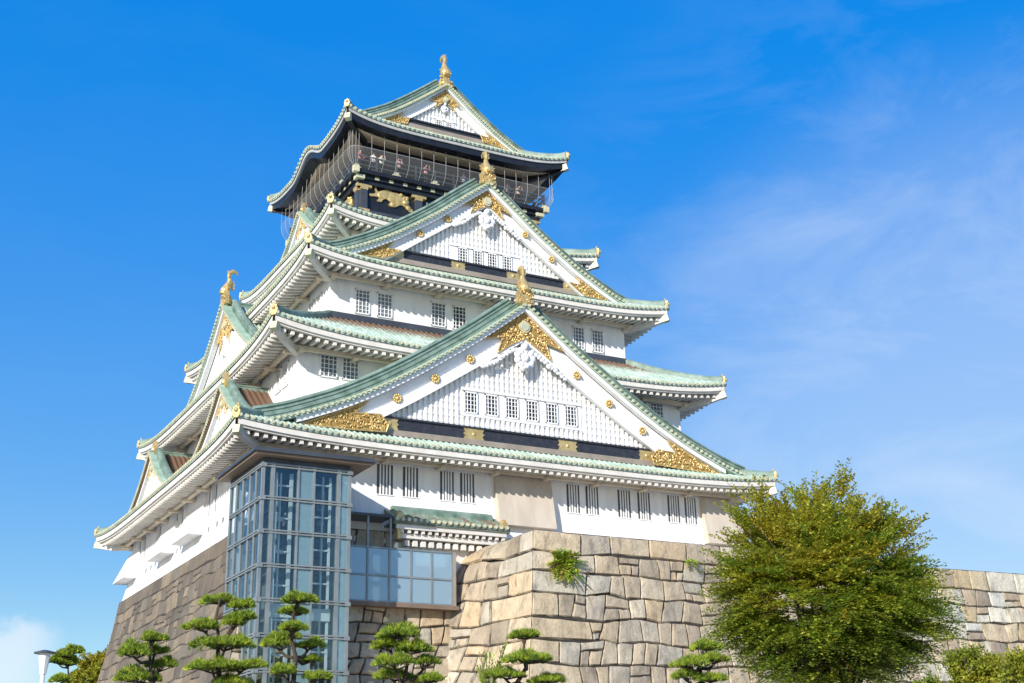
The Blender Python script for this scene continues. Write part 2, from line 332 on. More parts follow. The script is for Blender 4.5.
ROLL = 0.36
TILE_H = 0.2
def side_frames(A, B, a, b):
    """four sides: tangent, inward, eave half length, depth, inner half length, eave offset"""
    return [((1, 0), (0, 1), A, B - b, a, (0, -B)), ((0, -1), (1, 0), B, A - a, b, (-A, 0)),
            ((-1, 0), (0, -1), A, B - b, a, (0, B)), ((0, 1), (-1, 0), B, A - a, b, (A, 0))]
def roof(i, dark=False):
    A, B, E, U = EA[i]; a, b, rise = INNER[i]
    kara = (i == 4)
    def lift(s): return U * abs(s) ** 4.5
    def hump(k, u):
        if kara and k in (1, 3):
            q = abs(u) / 3.3
            return 1.2 * (0.5 + 0.5 * cos(pi * min(q, 1))) if q < 1 else 0.0
        return 0.0
    hh = lambda t: 0.9 * t + 0.1 * t * t
    tiles = MB(); dots = MB(); fas = MB(); raf = MB(); sof = MB(); brk = MB()
    cols = ['plain']
    for k, (tx, inw, Ls, D, li, o) in enumerate(side_frames(A, B, a, b)):
        def Lt(t): return Ls + (li - Ls) * t
        def pt(u, t, dz=0.0, d=None):
            dd = t * D if d is None else d
            s = u / max(Lt(t), 0.1)
            z = E + TILE_H + rise * hh(t) + lift(s) * (1 - t) ** 2 + hump(k, u) * (1 - t) ** 1.2 + dz
            out = 0.12 * abs(s) ** 6 * (1 - t)
            return (o[0] + tx[0] * u + inw[0] * (dd - out), o[1] + tx[1] * u + inw[1] * (dd - out), z)
        nt_ = 6; nu = 56
        rows = []
        for r in range(nt_ + 1):
            t = r / nt_; tiles.w = wear_of(i, k, t)
            row = []
            for q in range(nu + 1):
                row.append(tiles.vert(pt(Lt(t) * (2 * q / nu - 1), t)))
            rows.append(row)
        for r in range(nt_):
            for q in range(nu): tiles.face((rows[r][q], rows[r][q + 1], rows[r + 1][q + 1], rows[r + 1][q]))
        # eave lip
        tiles.w = 0.0
        lip0 = [pt(Ls * (2 * q / nu - 1), 0) for q in range(nu + 1)]
        lip1 = [(p[0] + inw[0] * 0.03, p[1] + inw[1] * 0.03, p[2] - 0.17) for p in lip0]
        tiles.grid([lip0, lip1])
        # rolls
        n = int(2 * Ls / ROLL); seen = k in (0, 1, 3)
        for q in range(n):
            u = -Ls + (q + 0.5) * 2 * Ls / n
            th = 1.0 if abs(u) <= li else (Ls - abs(u)) / (Ls - li)
            if th < 0.03: continue
            mseg = max(2, int(5 * th)) if seen else 2
            r0 = 0.098; rows = []
            for j in range(mseg + 1):
                t = th * j / mseg; c = pt(u, t); tiles.w = wear_of(i, k, t)
                rows.append([tiles.vert((c[0] + tx[0] * r0 * cos(pi * e / 4), c[1] + tx[1] * r0 * cos(pi * e / 4), c[2] - 0.02 + r0 * 1.15 * sin(pi * e / 4))) for e in range(5)])
            for j in range(mseg):
                for e in range(4): tiles.face((rows[j][e], rows[j][e + 1], rows[j + 1][e + 1], rows[j + 1][e]))
            c = pt(u, 0); tiles.cur = 1; tiles.w = 0; tiles.disc((c[0] - inw[0] * 0.03, c[1] - inw[1] * 0.03, c[2] - 0.02), (inw[0], inw[1], 0), 0.1, 0.09, 7); tiles.cur = 0
        # fascia: two stepped boards following the eave curve
        def ep(u, d, dz):
            s = u / Ls; w_ = max(0.0, 1 - d / (OV + 1.0))
            uu = u * (1 - d / Ls)
            out = 0.12 * abs(s) ** 6 * w_
            return (o[0] + tx[0] * uu + inw[0] * (d - out), o[1] + tx[1] * uu + inw[1] * (d - out), E + (lift(s) + hump(k, u)) * w_ + dz)
        us = [Ls * (2 * q / nu - 1) for q in range(nu + 1)]
        def board(mb, d0, d1, z0, z1):
            mb.grid([[ep(u, d0, z0) for u in us], [ep(u, d0, z1) for u in us], [ep(u, d1, z1) for u in us], [ep(u, d1, z0) for u in us], [ep(u, d0, z0) for u in us]])
        board(fas, 0.10, 0.30, -0.29 if i < 4 else -0.2, 0.035)
        if i < 4: board(fas, 0.22, 0.42, -0.40, -0.285)
        # soffit
        if i < 4: sof.grid([[ep(u, d, -0.36 + 0.16 * d) for u in us] for d in (0.35, 1.0, 1.7, OV + 0.05)])
        else:
            sof.grid([[ep(u, d, zq) for u in us] for d, zq in ((0.95, -0.66), (1.2, -0.66), (2.2, -0.45), (3.5, -0.25))])
            board(raf, 0.2, 0.95, -0.64, -0.21)
        # rafters
        nr = int(2 * Ls / 0.5)
        for q in range(nr):
            u = -Ls + (q + 0.5) * 2 * Ls / nr
            if abs(u) > Ls - 0.55 or i == 4: continue
            din = min(OV, Ls - abs(u))
            e0 = Vector(ep(u, 0.3, 0)); zz = e0.z
            e1 = Vector(ep(u, min(din, OV), 0))
            sx = 0.1
            def rp(sgn, far, zt):
                if not far:
                    return (e0.x + tx[0] * sx * sgn, e0.y + tx[1] * sx * sgn, zz + zt)
                x_ = o[0] + tx[0] * (u + sx * sgn) + inw[0] * din; y_ = o[1] + tx[1] * (u + sx * sgn) + inw[1] * din
                return (x_, y_, e1.z + 0.16 * din + zt)
            e0b = o[0] + tx[0] * u + inw[0] * 0.3, o[1] + tx[1] * u + inw[1] * 0.3
            e0 = Vector((e0b[0], e0b[1], zz))
            raf.hexa([rp(-1, 0, -0.62), rp(1, 0, -0.62), rp(1, 1, -0.60), rp(-1, 1, -0.60), rp(-1, 0, -0.41), rp(1, 0, -0.41), rp(1, 1, -0.38), rp(-1, 1, -0.38)])
        # wall plate and arms that carry it
        if i < 4:
            wl = Ls - OV
            zt = E + 0.0
            def wbox(mb, u0, u1, d0, d1, z0, z1):
                P = [(o[0] + tx[0] * u + inw[0] * d, o[1] + tx[1] * u + inw[1] * d) for u, d in ((u0, d0), (u1, d0), (u1, d1), (u0, d1))]
                mb.hexa([(*p, z0) for p in P] + [(*p, z1) for p in P])
            wbox(brk, -wl - 0.55, wl + 0.55, OV - 0.62, OV - 0.36, zt - 0.5, zt - 0.24)
            nb = max(4, int(2 * wl / 3.3)); 
            for q in range(nb + 1):
                u = -wl + 0.02 + (2 * wl - 0.04) * q / nb
                wbox(brk, u - 0.17, u + 0.17, OV - 0.85, OV - 0.01, zt - 0.62, zt - 0.44)
        # ridge along the wall foot
    rt = tiles.build('roof', [M['tile'], M['golddots']], KEEP)
    blk = i == 4
    fas.build('fascia', M['eavepaint'] if not blk else M['greyfascia'], rt)
    sof.build('soffit', M['soffit'] if not blk else M['brownwood'], rt)
    raf.build('rafter_row', M['eavepaint'] if not blk else M['black'], rt)
    if brk.v: brk.build('bracket_beam', M['soffit'], rt)
    if i < 4:
        fl = MB(); fl.w = 0.0
        a2, b2 = a + 0.14, b + 0.14; zf = E + TILE_H + rise - 0.12
        for (x0, x1, y0, y1) in ((-a2, a2, -b2 - 0.1, -b2 + 0.2), (-a2, a2, b2 - 0.2, b2 + 0.1), (-a2 - 0.1, -a2 + 0.2, -b2, b2), (a2 - 0.2, a2 + 0.1, -b2, b2)):
            fl.box(x0, x1, y0, y1, zf, zf + 0.42)
        fl.build('wall_flashing', M['steeldark'], rt)
    # hip ridges with gilded end tiles
    for sx in (-1, 1):
        for sy in (-1, 1):
            path = []
            for j in range(9):
                t = 0.035 + 0.965 * j / 8
                x_ = A + (a - A) * t + 0.05 * (1 - t); y_ = B + (b - B) * t + 0.05 * (1 - t)
                z_ = E + TILE_H + rise * hh(t) + U * (1 - t) ** 2 + 0.12 * max(0, 1 - t / 0.2) ** 2
                path.append((sx * x_, sy * y_, z_))
            hr = MB(); hr.sweep(path, [(-0.19, -0.1), (-0.19, 0.24), (-0.11, 0.36), (0, 0.4), (0.11, 0.36), (0.19, 0.24), (0.19, -0.1)])
            hr.build('hip_ridge', M['ridge'], rt)
            p0 = Vector(path[0]); dv = (Vector(path[0]) - Vector(path[1])); dv.z = 0; dv.normalize(); sd = Vector((-dv.y, dv.x, 0))
            orn = MB()
            osz = 0.5 if blk else 0.64
            f3 = lambda u, v, d: tuple(p0 + dv * (0.05 + d) + sd * u * osz + Vector((0, 0, v * osz)))
            orn.extrude([(-0.2, -0.5), (0.2, -0.5), (0.34, -0.22), (0.40, 0.08), (0.27, 0.20), (0.30, 0.48), (0.12, 0.42), (0, 0.62), (-0.12, 0.42), (-0.30, 0.48), (-0.27, 0.20), (-0.40, 0.08), (-0.34, -0.22)], 0, 0.16, f3)
            orn.ball(tuple(p0 + dv * 0.22 + Vector((0, 0, 0.1))), 0.2 * osz)
            orn.ball(tuple(p0 + dv * 0.02 + Vector((0, 0, 0.7 * osz))), 0.1 * osz, 0.1 * osz, 0.18 * osz)
            orn.build('corner_ornament', M['ornament'], rt)
            # corner beam and its gilded cap
            w0 = Vector((sx * (A - OV), sy * (B - OV), E - 0.5)); w1 = Vector((sx * (A - 0.05), sy * (B - 0.05), E + U - 0.58))
            wm = w0.lerp(w1, 0.55) + Vector((0, 0, -0.12))
            cb = MB(); cb.sweep([w0, wm, w1], [(-0.17, -0.2), (0.17, -0.2), (0.17, 0.2), (-0.17, 0.2)])
            cb.build('corner_beam', M['eavepaint'] if not blk else M['black'], rt)
            cp = MB(); e = (w1 - wm).normalized()
            cp.sweep([w1 - e * 0.32, w1 + e * 0.05], [(-0.2, -0.23), (0.2, -0.23), (0.2, 0.23), (-0.2, 0.23)])
            cp.build('beam_cap', M['golddots'], rt)
    return rt
def wear_of(i, k, t):
    if i == 1: return 0.05 + 0.75 * t
    if i == 0: return 0.0 + 0.8 * t if k == 1 else 0.1 + 0.5 * t
    if i == 2: return 0.1 + 0.35 * t
    return 0.12 * t
ROOFS = [roof(i) for i in range(5)]

# ------------------------------------------------------------------ gilded filigree, carving, fish finials
def inside(p, poly):
    c = False; n = len(poly)
    for i in range(n):
        x1, y1 = poly[i]; x2, y2 = poly[(i + 1) % n]
        if (y1 > p[1]) != (y2 > p[1]) and p[0] < (x2 - x1) * (p[1] - y1) / (y2 - y1) + x1: c = not c
    return c
def filigree(poly, y, T, r, parent, sc=1.0, seed=1):
    """openwork scrolls (curls and leaves) over a dark plate, with a plain rim"""
    R = random.Random(seed)
    m = MB(T); m.cur = 1
    m.extrude(poly, y, y + 0.05, lambda a, b, d: (a, d, b))
    m.cur = 0
    n = len(poly)
    for i in range(n):
        p, q = poly[i], poly[(i + 1) % n]
        m.tube([(p[0], y - 0.02, p[1]), (q[0], y - 0.02, q[1])], 0.045 * sc, 5)
    xs = [p[0] for p in poly]; zs = [p[1] for p in poly]; area = (max(xs) - min(xs)) * (max(zs) - min(zs))
    for _ in range(int(area * 40 / (sc * sc))):
        c = (R.uniform(min(xs), max(xs)), R.uniform(min(zs), max(zs)))
        if not inside(c, poly): continue
        rr = R.uniform(0.05, 0.12) * sc; a0 = R.uniform(0, 6.28); sp_ = R.uniform(3.5, 5.5) * R.choice((-1, 1))
        path = []
        for j in range(7):
            a = a0 + sp_ * j / 6; q = rr * (1 - 0.55 * j / 6)
            path.append((c[0] + q * cos(a), y - 0.05 * sc, c[1] + q * sin(a)))
        m.tube(path, [0.032 * sc * (1 - 0.08 * j) for j in range(7)], 4)
        if R.random() < 0.4: m.ball((c[0], y - 0.06 * sc, c[1]), 0.04 * sc, n=6, m=4)
    return m.build('gold_filigree', [M['gold'], M['goldback']], parent)
def rosette(x, z, y, r, T, parent):
    m = MB(T); m.disc((x, y, z), (0, 1, 0), r * 0.72, 0.09, 16)
    m.ball((x, y - 0.05, z), r * 0.3, 0.08, r * 0.3)
    for q in range(10):
        a = 2 * pi * q / 10; m.ball((x + r * 0.72 * cos(a), y - 0.02, z + r * 0.72 * sin(a)), r * 0.27, 0.09, r * 0.27, 7, 4)
    return m.build('rosette', M['gold'], parent, True)
def carving(x, z, y, sc, lowf, T, parent, seed=3):
    """white carved pendant: a hanging flower with leaf scrolls running down both boards"""
    R = random.Random(seed); m = MB(T)
    for q in range(9):
        a = 2 * pi * q / 9
        m.ball((x + 0.52 * sc * cos(a), y - 0.06, z + 0.5 * sc * sin(a) - 0.1 * sc), 0.26 * sc, 0.16 * sc, 0.24 * sc)
    m.ball((x, y - 0.12, z - 0.1 * sc), 0.3 * sc, 0.22 * sc, 0.3 * sc)
    m.extrude([(x - 0.42 * sc, z - 0.55 * sc), (x - 0.2 * sc, z - 1.05 * sc), (x, z - 0.85 * sc), (x + 0.2 * sc, z - 1.05 * sc), (x + 0.42 * sc, z - 0.55 * sc)], y - 0.16, y + 0.05, lambda a, b, d: (a, d, b))
    m.disc((x, y - 0.14, z + 0.62 * sc), (0, 1, 0), 0.26 * sc, 0.2, 10)
    for s in (-1, 1):
        for j in range(11):
            u = (0.55 + j * 0.23) * sc; zc = lowf(u) - 0.28 * sc + R.uniform(-0.07, 0.07)
            m.ball((x + s * u, y - 0.05, zc), R.uniform(0.13, 0.22) * sc, 0.13 * sc, R.uniform(0.1, 0.19) * sc, 7, 4)
            if j % 2:
                a0 = R.uniform(0, 6); path = [(x + s * u + 0.2 * sc * (1 - e / 7) * cos(a0 + e * 0.8), y - 0.1, zc + 0.2 * sc * (1 - e / 7) * sin(a0 + e * 0.8)) for e in range(6)]
                m.tube(path, 0.05 * sc, 5)
    return m.build('carved_pendant', M['paint'], parent, True)
def shachi(sc, T, parent, fin=1.0):
    """gilded fish on the ridge end: head down and outward, body rising, forked tail on top; local origin at the ridge top, front is -y"""
    m = MB(T)
    m.ball((0, 0.02 * sc, -0.05 * sc), 0.46 * sc, 0.34 * sc, 0.52 * sc, 12, 8); m.ball((0, 0, -0.3 * sc), 0.52 * sc, 0.36 * sc, 0.2 * sc, 12, 6)
    R = random.Random(5)
    for q in range(14):
        x = -0.38 + 0.76 * (q % 5) / 4; z = -0.25 + 0.3 * (q // 5)
        m.ball((x * sc, -0.27 * sc + 0.05 * sc * (q // 5), z * sc), 0.11 * sc, 0.09 * sc, 0.11 * sc, 6, 4)
    if fin > 0.8:
        m.extrude([(-0.62 * sc, -0.42 * sc), (0.62 * sc, -0.42 * sc), (0.54 * sc, 0.0), (0.6 * sc, 0.3 * sc), (0.42 * sc, 0.48 * sc), (0.3 * sc, 0.74 * sc), (0.12 * sc, 0.6 * sc), (-0.12 * sc, 0.6 * sc), (-0.3 * sc, 0.74 * sc), (-0.42 * sc, 0.48 * sc), (-0.6 * sc, 0.3 * sc), (-0.54 * sc, 0.0)], -0.26 * sc, 0.0, lambda a, b, d: (a, d, b))
        for q in range(16):
            cx_, cz_ = R.uniform(-0.42, 0.42), R.uniform(-0.3, 0.45); a0 = R.uniform(0, 6)
            m.tube([((cx_ + 0.13 * (1 - e / 9) * cos(a0 + e * 0.8)) * sc, -0.3 * sc, (cz_ + 0.13 * (1 - e / 9) * sin(a0 + e * 0.8)) * sc) for e in range(7)], 0.035 * sc, 5)
    body = [(0, -0.30, 0.40), (0, -0.18, 0.66), (0, -0.02, 0.98), (0, 0.10, 1.30), (0, 0.12, 1.58), (0, 0.08, 1.76), (0, 0.06, 1.9)]
    m.tube([(p[0] * sc, p[1] * sc, p[2] * sc) for p in body], [0.25 * sc, 0.33 * sc, 0.27 * sc, 0.2 * sc, 0.14 * sc, 0.09 * sc, 0.05 * sc], 10)
    for s in (-1, 1):
        m.extrude([(0.2 * s, 0.5), (0.62 * s * fin, 0.72), (0.5 * s * fin, 0.82), (0.66 * s * fin, 0.98), (0.44 * s * fin, 1.0), (0.44 * s * fin, 1.14), (0.14 * s, 0.98)], -0.12 * sc, 0.02 * sc, lambda a, b, d: (a * sc, d, b * sc))
        m.extrude([(0.04 * s, 1.5), (0.26 * s * fin, 1.72), (0.2 * s * fin, 1.86), (0.24 * s * fin, 2.08), (0.08 * s, 2.0), (0.0, 1.8)], 0.0, 0.08 * sc, lambda a, b, d: (a * sc, d, b * sc))
        m.ball((0.2 * s * sc, -0.42 * sc, 0.55 * sc), 0.08 * sc)
    m.tube([(0, 0.08 * sc, 1.6 * sc), (0, 0.05 * sc, 1.85 * sc), (0, 0.16 * sc, 2.08 * sc), (0, 0.38 * sc, 2.2 * sc), (0, 0.6 * sc, 2.12 * sc), (0, 0.7 * sc, 1.96 * sc)], [0.12 * sc, 0.13 * sc, 0.15 * sc, 0.14 * sc, 0.1 * sc, 0.02 * sc], 8)
    m.extrude([(0.0, 1.9), (-0.1, 2.2), (0.12, 2.18), (0.26, 2.38), (0.36, 2.2), (0.58, 2.3), (0.5, 2.1), (0.3, 2.05)], -0.03 * sc, 0.03 * sc, lambda a, b, d: (d, a * sc, b * sc))
    m.extrude([(0.3, 0.7), (0.52, 0.95), (0.42, 1.05), (0.56, 1.25), (0.42, 1.3), (0.48, 1.5), (0.2, 1.4)], -0.03 * sc, 0.03 * sc, lambda a, b, d: (d, a * sc, b * sc))
    return m.build('gold_finial', M['gold'], parent, False)
def shield_finial(sc, T, parent):
    m = MB(T)
    m.extrude([(-0.38 * sc, -0.4 * sc), (0.38 * sc, -0.4 * sc), (0.45 * sc, 0.1 * sc), (0.28 * sc, 0.3 * sc), (0.3 * sc, 0.62 * sc), (0, 0.5 * sc), (-0.3 * sc, 0.62 * sc), (-0.28 * sc, 0.3 * sc), (-0.45 * sc, 0.1 * sc)], -0.12 * sc, 0.14 * sc, lambda a, b, d: (a, d, b))
    m.ball((0, -0.14 * sc, 0.02), 0.2 * sc, 0.12 * sc, 0.2 * sc)
    return m.build('gold_finial', M['gold'], parent)

# ------------------------------------------------------------------ gables
def rotT(ox, oy): return lambda p: (p[1] + ox, -p[0] + oy, p[2])
def gable(prof, low, yf, yb, yt, dado, T=None, top=0.32, xmax=None, slat=0.34, fil=None, foot=None, ros=(), carve=None, sc=1.0, wear=0.0, plates=(), finial='fish', fsc=1.0, zfloor=None, band=None, board_end=None, wear_l=None):
    pf = interp(prof); lf = interp(low); X = prof[-1][0]; zd0, zd1, xd = dado
    # samples along the slope at even arc length
    xs = [0.0]; 
    while xs[-1] < X:
        dx = 0.02; s = (pf(xs[-1] + dx) - pf(xs[-1])) / dx; xs.append(xs[-1] + ROLL * sc / sqrt(1 + s * s))
    xs[-1] = X
    rf = MB(T); vd = MB(T); kr = MB(T); dots = MB(T)
    for s in (-1, 1):
        rf.w = wear if s == 1 or wear_l is None else wear_l
        ny = max(2, int((yb - yf) / 1.2))
        rf.grid([[(s * x, yf + (yb - yf) * j / ny, pf(x)) for x in xs] for j in range(ny + 1)])
        rf.grid([[(s * x, yf + 0.04, pf(x) - 0.02) for x in xs], [(s * x, yf + 0.04, pf(x) - 0.17) for x in xs], [(s * x, yb, pf(x) - 0.17) for x in xs]])
        y = yf + 1.55 * sc
        while y < yb - 0.1:
            rows = []
            for x in xs[::2] + ([xs[-1]] if len(xs) % 2 == 0 else []):
                rows.append([(s * x, y + 0.115 * cos(pi * e / 4), pf(x) - 0.02 + 0.135 * sin(pi * e / 4)) for e in range(5)])
            rf.grid(rows); y += ROLL
        # verge: short rolls laid across the edge, each with a gilt end
        for q in range(len(xs) - 1):
            x = (xs[q] + xs[q + 1]) / 2; z = pf(x); sl_ = (pf(x + 0.02) - pf(x)) / 0.02; ct = 1 / sqrt(1 + sl_ * sl_)
            rows = []
            for y in (yf - 0.03, yf + 0.74 * sc):
                rows.append([(s * (x + 0.098 * cos(pi * e / 4) * ct - sl_ * ct * 0.13 * sin(pi * e / 4)), y, z + 0.098 * cos(pi * e / 4) * sl_ * ct + 0.13 * sin(pi * e / 4) * ct - 0.015) for e in range(5)])
            vd.grid(rows)
            vd.cur = 1; vd.disc((s * (x - sl_ * 0.02), yf - 0.04, z + 0.0), (0, 1, 0), 0.1, 0.09, 7); vd.cur = 0
        # descending ridge parallel to the verge
        p0 = [(s * x, yf + 0.98 * sc, pf(x)) for x in xs[1:-2]]
        pk = [(0.24, -0.1), (0.24, 0.16), (0.17, 0.18), (0.17, 0.36), (0.21, 0.37), (0.21, 0.44), (0.15, 0.46), (0.15, 0.64), (0.20, 0.65), (0.20, 0.73), (0.14, 0.75), (0.14, 0.86), (0.22, 0.88), (0.20, 0.98), (0.10, 1.05), (0, 1.07)]
        kh = 0.95 if sc > 0.95 else (0.86 if sc > 0.82 else (0.8 if T is None else 0.55))
        kr.sweep(p0, [(-a, b * kh) for a, b in pk] + [(a, b * kh) for a, b in pk[::-1][1:]])
        p1 = [(s * x, yf + 0.72 * sc, pf(x) + 0.08) for x in xs[1:-2]]
        kr.tube(p1, 0.1, 6)
    g_ = rf.build('gable_roof', M['tile'], KEEP)
    vd.build('verge_tiles', [M['verge'], M['golddots']], g_); kr.build('descending_ridge', M['ridge'], g_)
    rd = MB(T); zr = pf(0)
    rd.sweep([(0, yf + 0.15, zr - 0.1), (0, yb, zr - 0.1)], [(-0.24 * sc, -0.1), (-0.24 * sc, 0.3 * sc), (-0.3 * sc, 0.34 * sc), (-0.3 * sc, 0.42 * sc), (-0.16 * sc, 0.52 * sc), (0, 0.56 * sc), (0.16 * sc, 0.52 * sc), (0.3 * sc, 0.42 * sc), (0.3 * sc, 0.34 * sc), (0.24 * sc, 0.3 * sc), (0.24 * sc, -0.1)])
    rd.build('ridge', M['ridge'], g_)
    # tympanum
    zf = zfloor if zfloor is not None else zd0
    ty = MB(T)
    n = 24; xe = xd + 0.8
    def zlow(x): return max(lf(x), zf)
    ty.grid([[(xe * (2 * q / n - 1), yt, zf - 0.3) for q in range(n + 1)], [(xe * (2 * q / n - 1), yt, max(zf - 0.3, min(lf(abs(xe * (2 * q / n - 1))) + 0.35, pf(abs(xe * (2 * q / n - 1))) - 0.2))) for q in range(n + 1)]])
    if slat:
        ns = int(xd / slat)
        for q in range(-ns, ns + 1):
            x = q * slat
            z1 = lf(abs(x)) + 0.12; z0 = zd1 - 0.02
            if z1 - z0 < 0.15: continue
            segs = [(z0, z1)]
            if band and abs(x) < band[0]:
                segs = [(z0, band[1])] + ([(band[2], z1)] if z1 > band[2] + 0.1 else [])
            hw = 0.075 * sc
            for (za, zb) in segs:
                ty.box(x - hw, x + hw, yt - 0.13, yt + 0.02, za, zb)
                zz = za + 0.25
                while zz < zb - 0.1:
                    ty.box(x - hw - 0.03, x + hw + 0.03, yt - 0.15, yt, zz, zz + 0.07); zz += 0.42
    if band:
        bx, bz0, bz1 = band
        ty.box(-bx, bx, yt - 0.17, yt + 0.02, bz1 - 0.12, bz1 + 0.02); ty.box(-bx, bx, yt - 0.17, yt + 0.02, bz0 - 0.02, bz0 + 0.12)
        ty.box(-bx, bx, yt - 0.08, yt + 0.02, bz0, bz1)
    tyo = ty.build('gable_wall', M['plaster'], KEEP)
    # bargeboards
    be = board_end or X - 2.3
    for s in (-1, 1):
        bb = MB(T); nb = 26; xb = [be * q / nb for q in range(nb + 1)]
        def strip(y0, y1, fa, fb):
            bb.grid([[(s * x, y0, fa(x)) for x in xb], [(s * x, y0, fb(x)) for x in xb], [(s * x, y1, fb(x)) for x in xb], [(s * x, y1, fa(x)) for x in xb], [(s * x, y0, fa(x)) for x in xb]])
        ft = lambda x: pf(x) - 0.16
        fe = lambda x: pf(x) - top - 0.12 * sc
        fl = lambda x: min(max(lf(x), zf), fe(x) - 0.05)
        strip(yf + 0.16, yf + 0.5, ft, fe)                      # rounded outer moulding
        strip(yf + 0.30 + 0.34 * sc, yf + 0.36 + 0.5 * sc, lambda x: fe(x) + 0.06, fl)  # main board
        strip(yf + 0.16 + 0.34 * sc, yf + 0.3 + 0.4 * sc, lambda x: fl(x) + 0.46 * (fe(x) - fl(x)), lambda x: min(fl(x) - 0.03, fe(x) - 0.03))
        strip(yf + 0.13 + 0.34 * sc, yf + 0.3 + 0.4 * sc, lambda x: fl(x) + min(0.13 * sc, 0.4 * (fe(x) - fl(x))), lambda x: min(fl(x) - 0.05, fe(x) - 0.05))
        bb.build('bargeboard', M['paint'], tyo)
    # dado beam with gilt plates
    if xd and zd1 > zd0:
        db = MB(T); db.box(-xd, xd, yt - 0.24, yt + 0.02, zd0, zd1); db.box(-xd - 0.15, xd + 0.15, yt - 0.34, yt + 0.02, zd1 - 0.02, zd1 + 0.09); db.build('dado_beam', M['dado'], tyo)
        br = MB(T); br.box(-xd - 0.5, xd + 0.5, yt - 0.30, yt, zd0 - 0.3, zd0 + 0.03); br.build('sill_board', M['concrete'], tyo)
        for (xa, xb_) in plates:
            mid = (xa + xb_) / 2; hw = (xb_ - xa) / 2; zc = (zd0 + zd1) / 2; h = (zd1 - zd0) / 2 + 0.03
            pl = MB(T); pl.extrude([(mid - hw, zc - h), (mid + hw, zc - h), (mid + hw * 0.8, zc - h * 0.3), (mid + hw, zc), (mid + hw * 0.8, zc + h * 0.3), (mid + hw, zc + h), (mid - hw, zc + h), (mid - hw * 0.8, zc + h * 0.3), (mid - hw, zc), (mid - hw * 0.8, zc - h * 0.3)], yt - 0.29, yt - 0.2, lambda a, b, d: (a, d, b))
            pl.ball((mid, yt - 0.3, zc), 0.12, 0.06, 0.12); pl.build('gold_plate', M['gold'], tyo)
    if fil:
        filigree(fil, yf + 0.11 + 0.34 * sc, T, None, tyo, sc, 11)
        zc = fil[0][1] - 1.15 * sc
        md = MB(T); md.disc((0, yf + 0.03 + 0.34 * sc, zc), (0, 1, 0), 0.38 * sc, 0.12, 18); md.disc((0, yf - 0.03 + 0.34 * sc, zc), (0, 1, 0), 0.26 * sc, 0.1, 14)
        md.build('medallion', M['golddots'], tyo)
    if foot:
        for s in (-1, 1): filigree([(s * a, b) for a, b in foot], yf + 0.1 + 0.34 * sc, T, None, tyo, sc, 21)
    for (x, z) in ros:
        for s in (-1, 1): rosette(s * x, z, yf + 0.14 + 0.34 * sc, 0.30 * sc, T, tyo)
    if carve: carving(0, carve, yf + 0.5, sc * (1.0 if sc > 0.7 else 0.75), lf, T, tyo)
    fy = yf + 0.35
    FT = (lambda p: (p[0], p[1] + fy, p[2] + zr + 0.42 * sc)) if T is None else (lambda p: T((p[0], p[1] + fy, p[2] + zr + 0.42 * sc)))
    if finial == 'fish': shachi(fsc, FT, tyo, 0.62 if sc < 0.7 else 0.9)
    else: shield_finial(fsc, FT, tyo)
    return tyo

G1 = gable([(0, 30.68), (1.6, 29.45), (3.3, 28.17), (5.5, 26.65), (7.2, 25.52), (8.9, 24.48), (10.2, 23.75), (11.4, 23.13), (12.6, 22.6), (14.3, 21.92), (15.5, 21.52), (17.0, 21.12)],
           [(0, 28.4), (3.5, 26.1), (7.0, 23.8), (9.3, 22.42), (12, 20.9)], -16.9, -11.3, -15.9, (21.78, 22.48, 9.35),
           fil=[(0, 30.4), (1.5, 29.35), (2.9, 28.1), (1.5, 28.42), (1.88, 27.3), (1.0, 27.95), (0, 28.55), (-1.0, 27.95), (-1.88, 27.3), (-1.5, 28.42), (-2.9, 28.1), (-1.5, 29.35)],
           foot=[(14.1, 21.42), (12.2, 22.27), (10.2, 23.2), (11.0, 22.42), (9.45, 22.52), (8.95, 22.0), (9.1, 21.55), (11.2, 21.45)],
           ros=[(3.7, 26.66), (6.0, 25.12), (8.4, 23.62)], carve=27.35, plates=[(-4.1, -2.7), (2.3, 3.7), (-9.35, -8.2), (8.2, 9.35)], band=(4.15, 23.25, 24.95), board_end=14.5, fsc=1.0, zfloor=21.5)
G2 = gable([(0, 41.05), (1.8, 39.65), (3.6, 38.2), (6.4, 36.25), (7.8, 35.42), (9.2, 34.7), (10.2, 34.25), (11.9, 33.7)],
           [(0, 39.5), (3.5, 37.0), (6.1, 35.1), (8, 33.7)], -12.25, -6.0, -11.3, (34.62, 35.15, 6.6),
           fil=[(0, 40.75), (1.9, 39.2), (0.9, 39.5), (1.24, 38.7), (0, 39.6), (-1.24, 38.7), (-0.9, 39.5), (-1.9, 39.2)],
           foot=[(9.4, 34.22), (6.75, 35.65), (7.2, 35.0), (6.25, 35.05), (6.9, 34.6), (7.4, 34.3)],
           ros=[(2.9, 37.95), (4.9, 36.5)], carve=38.5, plates=[(-2.6, -1.5), (1.5, 2.6), (-6.6, -5.9), (5.9, 6.6)], band=(2.65, 35.15, 36.45), sc=0.85, slat=0.31, board_end=9.9, fsc=1.0, zfloor=34.3)
